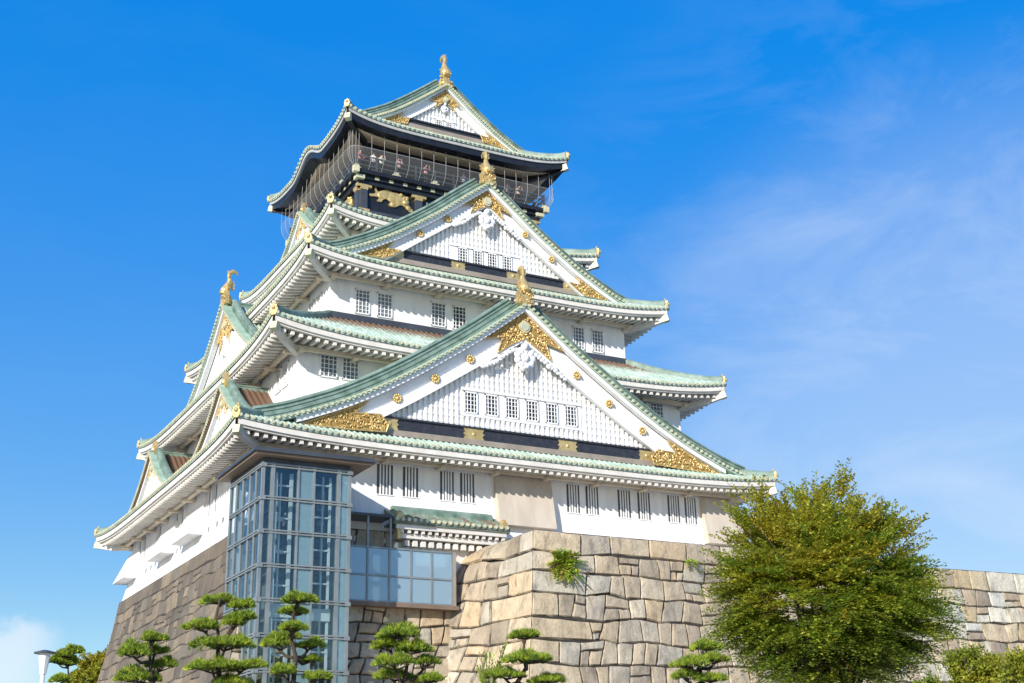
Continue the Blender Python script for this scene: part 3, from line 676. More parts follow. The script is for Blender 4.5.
G5 = gable([(0, 52.1), (1.4, 50.95), (2.8, 49.85), (4.2, 48.85), (5.6, 48.05), (6.6, 47.55)],
           [(0, 51.0), (1.4, 49.85), (2.8, 48.75), (4, 47.8)], -5.85, 0.0, -5.2, (48.3, 48.62, 2.95),
           fil=[(0, 51.6), (1.2, 50.65), (0.7, 50.6), (0.8, 50.1), (0, 50.85), (-0.8, 50.1), (-0.7, 50.6), (-1.2, 50.65)],
           foot=[(5.3, 47.95), (3.3, 49.0), (3.8, 48.6), (2.9, 48.65), (3.1, 48.15)], ros=[], carve=50.3, plates=[], band=(0.95, 48.65, 49.4), sc=0.6, slat=0.3, top=0.22, board_end=5.5, fsc=1.12, zfloor=48.1)
# the far half of the top roof, mirrored
TB = lambda p: (-p[0], -p[1], p[2])
gable([(0, 52.1), (1.4, 50.95), (2.8, 49.85), (4.2, 48.85), (5.6, 48.05), (6.6, 47.55)],
      [(0, 51.0), (1.4, 49.85), (2.8, 48.75), (4, 47.8)], -5.85, 0.0, -5.2, (48.3, 48.62, 2.95), T=TB, sc=0.6, slat=0.3, top=0.22, board_end=5.5, fsc=1.12, zfloor=48.1)
# left side gables
gable([(0, 34.3), (2, 32.55), (4, 31.05), (5.8, 29.85), (7.2, 29.05), (8.6, 28.4)],
      [(0, 32.5), (3, 30.05), (5, 28.6), (7, 27.2)], -14.3, -10.8, -13.75, (28.15, 28.5, 4.6), T=rotT(0, 0.2), sc=0.8, slat=0.38,
      fil=[(0, 33.75), (2.0, 32.05), (1.1, 32.0), (1.3, 31.1), (0, 32.3), (-1.3, 31.1), (-1.1, 32.0), (-2.0, 32.05)], carve=31.3, board_end=7.6, fsc=1.0, wear=0.1, zfloor=28.0)
for yy in (-8.35, 8.75):
    gable([(0, 25.65), (1.4, 24.45), (2.8, 23.45), (4.0, 22.75), (5.2, 22.2)],
          [(0, 24.5), (2, 22.9), (3.4, 21.8), (5, 20.6)], -16.5, -13.4, -16.1, (21.4, 21.6, 2.6), T=rotT(0, yy), sc=0.6, slat=0.34, board_end=4.6,
          fil=[(0, 25.2), (1.3, 24.1), (0.75, 24.05), (0.85, 23.5), (0, 24.3), (-0.85, 23.5), (-0.75, 24.05), (-1.3, 24.1)], wear=0.9, finial='shield', fsc=0.95, zfloor=21.3)
gable([(0, 42.3), (1.2, 41.2), (2.4, 40.3), (3.6, 39.6), (4.4, 39.2)],
      [(0, 41.2), (2, 39.6), (3, 38.8), (4, 38.0)], -9.1, -6.4, -8.7, (38.9, 39.05, 2.2), T=rotT(0, 0.2), sc=0.6, slat=0.34, board_end=3.9,
      fil=[(0, 41.85), (1.2, 40.85), (0.7, 40.8), (0.8, 40.2), (0, 41.0), (-0.8, 40.2), (-0.7, 40.8), (-1.2, 40.85)], wear=0.1, finial='shield', fsc=0.8, zfloor=38.8)

# ------------------------------------------------------------------ windows
def window(x0, x1, z0, z1, y, kind, T=None, nx=4, nz=5, dark='pane'):
    fr = MB(T); d = 0.06 if kind == 'bars' else 0.08; e_ = 0.04 if kind == 'bars' else 0.07
    fr.cur = 1; fr.box(x0 + 0.05, x1 - 0.05, y - 0.012, y + 0.03, z0 + 0.05, z1 - 0.05); fr.cur = 0
    for b in ((x0, x1, z1 - 0.07, z1), (x0, x1, z0 - 0.02, z0 + 0.06), (x0, x0 + e_, z0, z1), (x1 - e_, x1, z0, z1)): fr.box(b[0], b[1], y - d, y + 0.03, b[2], b[3])
    if kind == 'bars':
        fr = MB(T); fr.cur = 1; fr.box(x0, x1, y - 0.012, y + 0.03, z0, z1); fr.cur = 0
        fr.box(x0 - 0.03, x1 + 0.03, y - 0.05, y + 0.03, z0 - 0.06, z0)
    o = fr.build('window', [M['paint'], M[dark]], KEEP)
    lt = MB(T)
    if kind == 'bars':
        n = 4; w_ = (x1 - x0)
        for q in range(n):
            c = x0 + w_ * (q + 1) / (n + 1); lt.box(c - 0.046, c + 0.046, y - 0.045, y - 0.008, z0, z1)
    else:
        for q in range(1, nx): c = x0 + (x1 - x0) * q / nx; lt.box(c - 0.02, c + 0.02, y - 0.062, y - 0.014, z0 + 0.04, z1 - 0.04)
        for q in range(1, nz): c = z0 + (z1 - z0) * q / nz; lt.box(x0 + 0.05, x1 - 0.05, y - 0.052, y - 0.016, c - 0.018, c + 0.018)
    lt.build('lattice', M['paint'], o)
W1 = -WALL[0][1]; W2 = -WALL[1][1]; W3 = -WALL[2][1]
for x0, x1 in ((-9.08, -8.1), (-7.48, -6.53), (-5.13, -4.25), (-3.84, -2.92), (3.4, 4.3), (4.76, 5.66), (7.1, 8.02), (8.58, 9.5), (10.87, 11.76), (12.19, 13.07)): window(x0, x1, 18.27, 20.0, W1, 'bars', dark='slot')
for x0, x1 in ((-12.11, -11.02), (-10.74, -9.68), (9.7, 10.75), (11.05, 12.1)): window(x0, x1, 25.28, 26.66, W2, 'grid')
for x0, x1 in ((-9.14, -8.14), (-7.67, -6.63), (-3.95, -2.9), (-2.43, -1.44), (6.6, 7.54), (8.12, 9.06)): window(x0, x1, 30.48, 32.1, W3, 'grid', nz=6, dark='pane' if x0 < -3 or x0 > 5 else 'dark')
for q in range(6): x0 = -3.95 + q * 1.38; window(x0, x0 + 0.9, 23.45, 24.75, -15.98, 'grid', nx=4, nz=5, dark='dark')
for q in range(4): x0 = -2.05 + q * 1.1; window(x0, x0 + 0.8, 35.25, 36.3, -11.38, 'grid', nx=4, nz=5, dark='dark')
for x0 in (-0.8, 0.05): window(x0, x0 + 0.7, 48.74, 49.28, -5.28, 'grid', nx=4, nz=3, dark='dark')
TL = rotT(0, 0)
for c in (4.6, 6.0, -1.6, -2.9, -7.4, -11.6, -13.0, 11.4, 12.8): window(c - 0.5, c + 0.5, 18.4, 20.1, -WALL[0][0], 'bars', T=TL, dark='pane')
for c in (10.4, 11.7, -10.5, -11.8): window(c - 0.48, c + 0.48, 25.0, 26.5, -WALL[1][0], 'grid', T=TL)
for c in (8.3, 9.7, -8.3, -9.7): window(c - 0.45, c + 0.45, 30.5, 32.0, -WALL[2][0], 'grid', T=TL, nz=6)

# flared stone drops on the first storey
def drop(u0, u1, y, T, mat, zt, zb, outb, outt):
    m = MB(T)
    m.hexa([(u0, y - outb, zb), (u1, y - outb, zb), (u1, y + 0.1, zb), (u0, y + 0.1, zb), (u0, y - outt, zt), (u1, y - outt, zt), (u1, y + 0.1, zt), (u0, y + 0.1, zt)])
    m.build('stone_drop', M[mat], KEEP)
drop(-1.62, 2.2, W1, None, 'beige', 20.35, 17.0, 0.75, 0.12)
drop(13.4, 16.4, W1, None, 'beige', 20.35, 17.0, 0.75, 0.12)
for a_, b_ in ((0.2, 4.4), (-6.0, -2.2), (-16.1, -12.6)): drop(a_, b_, -WALL[0][0], TL, 'plaster', 19.6, 17.45, 1.05, 0.02)
lh = []
for c in (8.6, 7.4, 5.6, -0.7, -1.6, -7.2, -8.4, -9.8):
    m = MB(TL); m.box(c - 0.12, c + 0.12, -WALL[0][0] - 0.16, -WALL[0][0] + 0.05, 17.35, 17.65); m.build('loophole', M['steel'], KEEP)

# entrance porch roof above the footbridge
pr = MB(); xa, xb = -8.75, -1.5
def pp(x, t): return (x, -16.95 + 1.75 * t, 16.55 + 0.78 * t)
pr.grid([[pp(xa, 0), pp(xb, 0)], [pp(xa + 0.3, 1), pp(xb - 0.3, 1)]])
q = xa + 0.15
while q < xb:
    pr.w = 0.4 + 0.25 * rng.random()
    rows = [[(p[0] + 0.11 * cos(pi * e / 4), p[1], p[2] + 0.13 * sin(pi * e / 4)) for e in range(5)] for p in (pp(q, -0.02), pp(q, 1))]
    pr.grid(rows); pr.cur = 1; pr.disc((q, -17.0, 16.55), (0, 1, 0), 0.11, 0.08, 8); pr.cur = 0; q += 0.36
pr.grid([[pp(xa, 0), pp(xb, 0)], [(xa, -16.95, 16.38), (xb, -16.95, 16.38)]])
pr.box(xa, xb, -16.9, -15.2, 16.3, 16.4)
po = pr.build('porch_roof', [M['ridge'], M['golddots']], KEEP)
m = MB(); m.sweep([(xa + 0.45, -15.5, 17.1), (xb - 0.5, -15.5, 17.1)], [(-0.22, 0), (-0.22, 0.35), (-0.1, 0.48), (0.1, 0.48), (0.22, 0.35), (0.22, 0)]); m.build('ridge', M['ridge'], po)
m = MB(); m.box(xa + 0.2, xb - 0.2, -16.8, -16.62, 16.05, 16.32); m.box(xa + 0.3, xb - 0.35, -16.55, -15.2, 15.6, 15.85)
q = xa + 0.6
while q < xb - 0.3: m.box(q - 0.09, q + 0.09, -16.72, -15.2, 15.86, 16.1); q += 0.42
q = xa + 1.0
while q < xb - 0.6: m.box(q - 0.13, q + 0.13, -16.45, -15.2, 15.2, 15.5); q += 0.5
m.box(xa + 0.5, xb - 0.6, -16.0, -15.2, 11.5, 15.45)
m.build('porch_beam', M['eavepaint'], po)
for x_ in (xa + 0.4, xb - 0.35):
    m = MB(); m.ball((x_, -16.7, 16.85), 0.2, 0.2, 0.25); m.disc((x_, -16.85, 16.7), (0, 1, 0), 0.22, 0.15, 10); m.build('gold_end_tile', M['gold'], po)
m = MB(); m.tube([(xa + 0.35, -16.7, 15.5), (xa + 0.35, -16.7, 16.05)], 0.14, 10); m.build('gold_lantern', M['gold'], po)

# ------------------------------------------------------------------ black top storey, balcony, net
m = MB(); m.box(-6.85, 6.85, -6.25, 6.25, 39.0, 42.3); bw = m.build('wall', M['black'], KEEP)
m = MB(); m.box(-5.5, 5.5, -5.1, 5.1, 42.9, 46.4); m.build('wall', M['dark'], KEEP)
m = MB()
for (x0, x1, y0, y1) in ((-6.2, 6.2, -5.75, -5.45), (-6.2, 6.2, 5.45, 5.75), (-6.2, -5.9, -5.45, 5.45), (5.9, 6.2, -5.45, 5.45)): m.box(x0, x1, y0, y1, 45.3, 46.02)
m.build('lintel', M['black'], KEEP)
bal = MB(); bal.box(-7.55, 7.55, -6.95, 6.95, 42.72, 43.0); bal.box(-7.3, 7.3, -6.7, 6.7, 42.42, 42.725); bal.box(-7.15, 7.15, -6.55, 6.55, 42.1, 42.43)
BAL = bal.build('balcony', M['black'], KEEP)
ra = MB()
for z_ in (43.35, 43.72, 44.05):
    for sy in (-1, 1): ra.box(-7.5, 7.5, sy * 6.82 - 0.045, sy * 6.82 + 0.045, z_ - 0.04, z_ + 0.04)
    for sx in (-1, 1): ra.box(sx * 7.42 - 0.045, sx * 7.42 + 0.045, -6.8, 6.8, z_ - 0.04, z_ + 0.04)
for q in range(11):
    x_ = -7.42 + 14.84 * q / 10
    for sy in (-1, 1): ra.box(x_ - 0.06, x_ + 0.06, sy * 6.82 - 0.062, sy * 6.82 + 0.062, 43.0, 44.15)
    y_ = -6.82 + 13.64 * q / 10
    for sx in (-1, 1): ra.box(sx * 7.42 - 0.062, sx * 7.42 + 0.062, y_ - 0.06, y_ + 0.06, 43.0, 44.13)
ra.build('railing', M['steeldark'], BAL)
for q in range(6):                       # gilt fittings on rail posts and edge beams
    x_ = -7.42 + 14.84 * q / 5
    m = MB(); m.box(x_ - 0.16, x_ + 0.16, -6.93, -6.7, 43.0, 43.28); m.box(x_ - 0.3, x_ + 0.3, -6.92, -6.72, 43.0, 43.12); m.build('gold_fitting', M['golddots'], BAL)
    y_ = -6.82 + 13.64 * q / 5
    m = MB(); m.box(-7.54, -7.3, y_ - 0.16, y_ + 0.16, 43.005, 43.28); m.build('gold_fitting', M['golddots'], BAL)
for q in range(14):
    x_ = -6.9 + 13.8 * q / 13
    m = MB(); m.box(x_ - 0.16, x_ + 0.16, -6.72, -6.3, 42.47, 42.68); m.build('gold_block', M['golddots'], BAL)
    y_ = -6.3 + 12.6 * q / 13
    m = MB(); m.box(-7.32, -6.9, y_ - 0.15, y_ + 0.15, 42.47, 42.68); m.build('gold_block', M['golddots'], BAL)
for sx in (-1, 1):
    for sy in (-1, 1):
        m = MB(); m.box(sx * 7.5 - 0.2, sx * 7.5 + 0.2, sy * 6.9 - 0.2, sy * 6.9 + 0.2, 42.66, 43.1); m.box(sx * 7.1 - 0.3, sx * 7.1 + 0.3, sy * 6.55 - 0.3, sy * 6.55 + 0.3, 42.34, 42.6)
        m.build('corner_fitting', M['golddots'], BAL)
# posts and tiger panels on the black wall
posts = [(-6.68, 0), (-2.55, 0), (2.55, 0), (6.68, 0)]
for x_, _ in posts:
    m = MB(); m.box(x_ - 0.24, x_ + 0.24, -6.49, -6.2, 39.4, 42.15); p_ = m.build('post', M['steeldark'], bw)
    m = MB(); m.box(x_ - 0.27, x_ + 0.27, -6.52, -6.18, 41.7, 42.14); m.box(x_ - 0.55, x_ + 0.55, -6.51, -6.21, 41.9, 42.12); m.build('gold_cap', M['gold'], bw)
    m = MB(); m.box(x_ - 0.4, x_ + 0.4, -6.525, -6.19, 39.9, 40.25); m.build('gold_shoe', M['gold'], bw)
for y_ in (-5.95, -2.2, 2.2, 5.95):
    m = MB(); m.box(-7.09, -6.8, y_ - 0.24, y_ + 0.24, 39.4, 42.15); p_ = m.build('post', M['steeldark'], bw)
    m = MB(); m.box(-7.12, -6.78, y_ - 0.27, y_ + 0.27, 41.7, 42.14); m.box(-7.11, -6.81, y_ - 0.5, y_ + 0.5, 41.9, 42.12); m.build('gold_cap', M['gold'], bw)
TIG = [(0.0, 1.42), (0.02, 1.62), (0.13, 1.78), (0.28, 1.8), (0.36, 1.7), (0.30, 1.66), (0.22, 1.7), (0.13, 1.58), (0.16, 1.4), (0.28, 1.3), (0.5, 1.42), (0.82, 1.58), (1.1, 1.58), (1.4, 1.5), (1.7, 1.52), (1.98, 1.46), (2.1, 1.52), (2.2, 1.42), (2.42, 1.36), (2.56, 1.2), (2.66, 1.0), (2.62, 0.8), (2.68, 0.62), (2.9, 0.45), (3.0, 0.3), (2.92, 0.2), (2.66, 0.25), (2.4, 0.5), (2.2, 0.62), (1.95, 0.62), (1.7, 0.45), (1.5, 0.36), (1.2, 0.36), (1.06, 0.44), (1.12, 0.56), (1.22, 0.66), (1.1, 0.84), (0.9, 0.9), (0.66, 0.78), (0.52, 0.56), (0.26, 0.56), (0.2, 0.66), (0.32, 0.74), (0.36, 0.92), (0.2, 0.9), (-0.06, 0.9), (-0.3, 0.84), (-0.42, 0.9), (-0.38, 1.04), (-0.16, 1.06), (0.06, 1.14), (0.1, 1.26)]
def tiger(T):
    m = MB(T)
    n = len(TIG); cx = sum(p[0] for p in TIG) / n; cz = sum(p[1] for p in TIG) / n
    m.extrude(TIG, 0.0, -0.1, lambda a, b, d: (a, d, b))
    for (x, z, rx, rz) in ((0.75, 1.15, 0.5, 0.34), (1.35, 1.05, 0.5, 0.38), (1.9, 1.0, 0.48, 0.42), (2.3, 1.0, 0.36, 0.36), (0.4, 1.05, 0.2, 0.25), (1.4, 0.55, 0.22, 0.2), (2.6, 0.5, 0.2, 0.2)):
        m.ball((x, -0.09, z), rx * 0.95, 0.09, rz * 0.95, 12, 8)
    m.ball((2.35, -0.17, 0.85), 0.2, 0.07, 0.13); m.ball((2.2, -0.17, 1.12), 0.06); m.ball((2.45, -0.17, 1.1), 0.06)
    m.ball((2.02, -0.14, 1.4), 0.13, 0.08, 0.13); m.ball((2.5, -0.12, 1.26), 0.12, 0.08, 0.12)
    return m.build('tiger_relief', M['gold'], bw, False)
tiger(lambda p: (p[0] * 0.98 - 5.86, p[1] - 6.26, p[2] * 0.98 + 40.52))
tiger(lambda p: (-p[0] * 0.98 + 5.86, p[1] - 6.26, p[2] * 0.98 + 40.52))
tiger(lambda p: (p[1] - 6.86, -(p[0] * 0.85) - 2.6, p[2] * 0.98 + 40.5))
tiger(lambda p: (p[1] - 6.86, (p[0] * 0.85) + 2.6, p[2] * 0.98 + 40.5))
for x_ in (-4.3, 4.3):
    m = MB(); m.box(x_ - 0.45, x_ + 0.45, -6.31, -6.23, 40.05, 40.28); m.build('gold_plate', M['gold'], bw)
m = MB()
for q in range(9): m.box(-1.9 + q * 0.46, -1.8 + q * 0.46, -6.33, -6.24, 40.4, 41.8)
m.build('shutter_bars', M['steel'], bw)
# safety net: bowed wires and the fine mesh between them
def netpath(n=10):
    pts = []
    for j in range(n + 1):
        t = j / n; z_ = 45.72 + (42.98 - 45.72) * t
        out = 0.55 + 0.03 * sin(pi * t) - 0.52 * (max(0, t - 0.6) / 0.4) ** 2.2
        pts.append((out, z_))
    return pts
NP = netpath()
nn = 17
for q in range(nn):
    x_ = -7.55 + 15.1 * q / (nn - 1)
    m = MB(); m.tube([(x_, -6.95 - o_ , z_) for o_, z_ in NP], 0.012, 4); m.build('net_wire', M['wire'], BAL)
for q in range(16):
    y_ = -6.95 + 13.9 * q / 15
    m = MB(); m.tube([(-7.55 - o_, y_, z_) for o_, z_ in NP], 0.012, 4); m.build('net_wire', M['wire'], BAL)
    if q in (0, 3, 6, 9, 12, 15):
        m = MB(); m.tube([(7.55 + o_, y_, z_) for o_, z_ in NP], 0.012, 4); m.build('net_wire', M['wire'], BAL)
for sx in (-1, 1):
    for a_ in (0.35, 0.75, 1.2):
        m = MB(); m.tube([(sx * (7.55 + o_ * cos(a_)), -6.95 - o_ * sin(a_), z_) for o_, z_ in NP], 0.012, 4); m.build('net_wire', M['wire'], BAL)
ntm = MB(); lowp = [p for p in NP if p[1] < 44.5]
ring = []
for o_, z_ in lowp:
    row = [(-7.55 - o_, 6.95, z_), (-7.55 - o_, 0, z_), (-7.55 - o_, -6.95, z_)] + [(-7.55 - o_ * cos(a_), -6.95 - o_ * sin(a_), z_) for a_ in (0.5, 1.05)]
    row += [(-7.55, -6.95 - o_, z_), (0, -6.95 - o_, z_), (7.55, -6.95 - o_, z_)] + [(7.55 + o_ * cos(a_), -6.95 - o_ * sin(a_), z_) for a_ in (1.05, 0.5)] + [(7.55 + o_, -6.95, z_), (7.55 + o_, 6.95, z_)]
    ring.append(row)
ntm.grid(ring); NETO = ntm.build('safety_net', M['net'], BAL, True)
rim = MB(); rim.tube(ring[0], 0.022, 4); rim.build('net_rim', M['wire'], NETO)

# ------------------------------------------------------------------ stone walls
TONES = [(0.462, 0.364, 0.264), (0.438, 0.346, 0.255), (0.376, 0.296, 0.224), (0.481, 0.389, 0.292), (0.425, 0.367, 0.301), (0.338, 0.271, 0.208), (0.481, 0.355, 0.236), (0.394, 0.33, 0.264), (0.5, 0.417, 0.323), (0.45, 0.346, 0.245), (0.407, 0.318, 0.236)]
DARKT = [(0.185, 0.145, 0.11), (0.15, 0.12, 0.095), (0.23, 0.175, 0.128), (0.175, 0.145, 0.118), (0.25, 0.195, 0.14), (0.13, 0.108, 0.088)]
def stone_patch(m, S, Lu, Lv, rows, tones, R, corner=None, wide=(0.55, 1.6), corner_tones=None, bev=0.06, gap=0.024, split=0.2, relief=1.15, wobk=0.15, jd=0.1):
    """irregular masonry over a surface S(u, v) -> (point, normal); rows are depths v of the courses below the top"""
    def wob(k, u):
        if k == 0 or k == len(rows): return 0.0
        a = min(1.0, u / 2.5) if corner else 1.0
        return a * wobk * (mnoise.noise(Vector((u * 0.55 + k * 7.1, k * 3.7, 1.3)))) * 2.0
    edges = [0.0] + list(rows)
    def stone(c4, big=False):
        (u0, va), (u1, vb), (u2, vc), (u3, vd) = c4       # top-left, top-right, bottom-right, bottom-left
        tone = R.choice(corner_tones if big and corner_tones else tones); j = R.uniform(0.88, 1.1)
        m.tn = tuple(c * j * q_ for c, q_ in zip(tone, (1.08, 1.13, 1.10)))
        n = 6; bulge = R.uniform(0.01, 0.05) * relief; seed = R.uniform(0, 99); tilt = (R.uniform(-0.05, 0.05) * relief, R.uniform(-0.04, 0.04) * relief); push = R.uniform(-0.02, 0.025) * relief
        if big: bulge = 0.03; push = 0.02; tilt = (0, 0)
        rws = []
        wdt = max(0.2, (abs(u1 - u0) + abs(u2 - u3)) / 2); hgt = max(0.2, (abs(vd - va) + abs(vc - vb)) / 2)
        tk = [0, min(0.2, bev / wdt), 0.28, 0.5, 0.72, 1 - min(0.2, bev / wdt), 1]; sk = [0, min(0.2, bev / hgt), 0.28, 0.5, 0.72, 1 - min(0.2, bev / hgt), 1]
        for bq in range(n + 1):
            row = []
            for aq in range(n + 1):
                s_ = tk[aq]; t_ = sk[bq]
                gs = gap / wdt; gt = gap / hgt
                s2 = gs + (1 - 2 * gs) * s_; t2 = gt + (1 - 2 * gt) * t_
                u = (u0 * (1 - s2) + u1 * s2) * (1 - t2) + (u3 * (1 - s2) + u2 * s2) * t2
                v = (va * (1 - s2) + vb * s2) * (1 - t2) + (vd * (1 - s2) + vc * s2) * t2
                e = 0.0
                edge_n = 0.085 * mnoise.noise(Vector((u * 2.3, v * 2.3, seed)))
                if 0 < bq < n and 0 < aq < n:
                    e = bulge * (1 - (2 * s_ - 1) ** 4) * (1 - (2 * t_ - 1) ** 4) + 0.045 * relief * mnoise.noise(Vector((u * 1.7, v * 1.7, seed))) + tilt[0] * (s_ - 0.5) + tilt[1] * (t_ - 0.5) + push
                elif corner and aq == 0 and u0 < 1e-6:
                    e = 0.0 if 0 < bq < n else -0.06
                else:
                    e = -jd
                    u += edge_n; v += edge_n * 0.8
                p, nrm = S(u, v)
                row.append(p + nrm * e)
            rws.append(row)
        m.grid(rws)
    for k in range(len(rows)):
        v0, v1 = edges[k], edges[k + 1]
        u = 0.0; first = True; pj = 0.0
        while u < Lu - 0.05:
            h = v1 - v0
            wd = R.uniform(*wide) * (1.0 if h > 0.9 else 1.2)
            if k == 0: wd *= 1.7
            if corner and first: wd = corner[k % len(corner)]
            u1 = min(Lu, u + wd)
            if Lu - u1 < 0.5: u1 = Lu
            nj = 0.0 if u1 >= Lu else R.uniform(-0.16, 0.16) * (0.3 if k == 0 else 1)
            ta, tb = v0 + wob(k, u), v0 + wob(k, u1); ba, bb_ = v1 + wob(k + 1, u), v1 + wob(k + 1, u1)
            if k == len(rows) - 1: ba = bb_ = v1
            c4 = [(max(0, u + pj), ta), (u1 + nj, tb), (u1 - nj, bb_), (max(0, u - pj), ba)]
            big = bool(corner and first)
            if not big and k > 0 and R.random() < split and h > 0.8:
                f = R.uniform(0.38, 0.62)
                ml = tuple(c4[0][i] * (1 - f) + c4[3][i] * f for i in range(2)); mr = tuple(c4[1][i] * (1 - f) + c4[2][i] * f for i in range(2))
                stone([c4[0], c4[1], mr, ml])
                if R.random() < 0.5:
                    g_ = R.uniform(0.35, 0.65)
                    mt = tuple(ml[i] * (1 - g_) + mr[i] * g_ for i in range(2)); mbm = tuple(c4[3][i] * (1 - g_) + c4[2][i] * g_ for i in range(2))
                    stone([ml, mt, mbm, c4[3]]); stone([mt, mr, c4[2], mbm])
                else: stone([ml, mr, c4[2], c4[3]])
            else: stone(c4, big)
            pj = nj; u = u1; first = False
def surf(f):
    """S(u, v) with a numeric normal; f(u, v) -> Vector, normal = du x dv turned outwards by sign"""
    def S(u, v):
        p = f(u, v); e = 0.02
        n = (f(u + e, v) - p).cross(f(u, v + e) - p); n.normalize(); return p, n
    return S
def backing(m, S, Lu, Lv, sg=1, off=-0.085, nu=24, nv=8):
    m.cur = 1
    rows = []
    for j in range(nv + 1):
        row = []
        for i in range(nu + 1):
            p, n = S(Lu * i / nu, Lv * j / nv); row.append(p + n * off)
        rows.append(row)
    m.grid(rows); m.cur = 0
def courses(R, Lv, first, lo, hi):
    out = [first] if not isinstance(first, (list, tuple)) else list(first)
    while out[-1] < Lv - lo * 1.2: out.append(min(Lv, out[-1] + R.uniform(lo, hi)))
    out[-1] = Lv; return out

# projecting platform: corner at (-2.8, -21.8), top 15.5
ZT = 15.5
def cbat(v): return 0.055 * v + 0.0085 * v * v                    # batter at the corner
R = random.Random(12)
rows_p = courses(R, ZT, [1.1, 2.2, 3.35, 4.65, 5.8], 1.0, 1.35)
LP = 23.0
def f_front(u, v):
    x = -2.8 + u - cbat(v) * max(0, 1 - u / LP); return Vector((x, -21.8 - cbat(v) * 0.9, ZT - v))
S_front = lambda u, v: (lambda p, n: (p, -n if n.y > 0 else n))(*surf(f_front)(u, v))
def f_side(u, v):
    t = u / 7.2; t = min(1.0, t * 1.25); b = cbat(v) * (1 - t) + (1.3 * (1 - exp(-v / 0.5)) + 0.27 * v + 0.006 * v * v) * t ** 1.5
    return Vector((-2.8 - b, -21.8 - cbat(v) * 0.9 * (1 - t) + u, ZT - v))
S_side = lambda u, v: (lambda p, n: (p, -n if n.x > 0 else n))(*surf(f_side)(u, v))
pm = MB(); pm.tn = (0.05, 0.045, 0.04)
backing(pm, S_front, LP, ZT); backing(pm, S_side, 7.2, ZT)
CT = [(0.53, 0.415, 0.29), (0.55, 0.44, 0.33), (0.52, 0.40, 0.275), (0.50, 0.435, 0.36)]
stone_patch(pm, S_front, LP, ZT, rows_p, TONES, random.Random(3), corner=[3.0, 1.4, 3.3, 1.6, 3.6, 1.7], corner_tones=CT)
stone_patch(pm, S_side, 7.2, ZT, rows_p, TONES, random.Random(4), corner=[1.3, 2.8, 1.4, 3.0, 1.8, 3.0], corner_tones=CT, wide=(0.6, 1.3))
pm.tn = (0.5, 0.42, 0.32)
pm.poly([(-2.78, -21.7, ZT - 0.03), (20, -21.7, ZT - 0.03), (20, -14.6, ZT - 0.03), (-2.78, -14.6, ZT - 0.03)])
tag(pm.build('stone_wall', [M['stone'], M['gap']]), 'tan and grey block platform wall with a sharp corner below the castle front', 'stone wall', None)

# the keep's own battered base
ZB = 16.1
def bbat(v): return 0.115 * v + 0.0085 * v * v
def f_left(u, v): return Vector((-16.3 - bbat(v), 15.7 + bbat(v) - u * (31.4 + 2 * bbat(v)) / 30.5, ZB - v))
S_left = lambda u, v: (lambda p, n: (p, -n if n.x > 0 else n))(*surf(f_left)(u, v))
def f_bfront(u, v): return Vector((-16.3 - bbat(v) + u, -15.7 - bbat(v), ZB - v))
S_bfront = lambda u, v: (lambda p, n: (p, -n if n.y > 0 else n))(*surf(f_bfront)(u, v))
km = MB(); km.tn = (0.05, 0.045, 0.04)
backing(km, S_left, 30.5, ZB, off=-0.035); backing(km, S_bfront, 16.0, ZB)
R = random.Random(8)
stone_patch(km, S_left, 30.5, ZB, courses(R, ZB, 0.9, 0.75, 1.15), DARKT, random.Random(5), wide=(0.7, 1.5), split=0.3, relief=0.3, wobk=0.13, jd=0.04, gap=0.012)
stone_patch(km, S_bfront, 16.0, ZB, courses(R, ZB, 1.0, 0.8, 1.4), TONES, random.Random(6), wide=(0.7, 1.5))
def f_back(u, v): return Vector((-16.3 - bbat(v) + u * (32.6 + 2 * bbat(v)) / 31.7, 15.7 + bbat(v), ZB - v))
S_back = lambda u, v: (lambda p, n: (p, -n if n.y < 0 else n))(*surf(f_back)(u, v))
km.cur = 0; km.tn = (0.5, 0.42, 0.33)
km.grid([[S_back(31.7 * i / 8, ZB * j / 8)[0] for i in range(9)] for j in range(9)])
km.grid([[(16.3 + bbat(ZB * j / 8), 15.7 + bbat(ZB * j / 8), ZB - ZB * j / 8), (16.3 + bbat(ZB * j / 8), -15.7 - bbat(ZB * j / 8), ZB - ZB * j / 8)] for j in range(9)])
km.build('stone_base', [M['stone'], M['gap']])
tag(bpy.data.objects['stone_base'], 'dark brown battered stone base under the white castle walls', 'stone base')

# lower wall running off to the right
ZR = 15.2
def f_right(u, v):
    return Vector((20.2 + u, -21.9 + 0.0 * u - cbat(v) * 0.9 - 0.06 * u, ZR - v))
S_right = lambda u, v: (lambda p, n: (p, -n if n.y > 0 else n))(*surf(f_right)(u, v))
rm = MB(); rm.tn = (0.05, 0.045, 0.04); backing(rm, S_right, 66, ZR, nu=40)
R = random.Random(31)
RT_ = [(0.50, 0.40, 0.28), (0.54, 0.47, 0.37), (0.52, 0.49, 0.45), (0.44, 0.34, 0.25), (0.50, 0.38, 0.24), (0.56, 0.50, 0.42), (0.30, 0.24, 0.19)]
stone_patch(rm, S_right, 66, ZR, courses(R, ZR, 1.25, 1.0, 1.6), RT_, random.Random(41), wide=(0.8, 1.6))
rm.tn = (0.45, 0.38, 0.3); rm.poly([(20.2, -21.8, ZR - 0.03), (86.2, -25.8, ZR - 0.03), (86.2, -10, ZR - 0.03), (20.2, -10, ZR - 0.03)])
tag(rm.build('stone_wall', [M['stone'], M['gap']]), 'long pale block wall running off behind the leafy tree on the right', 'stone wall')

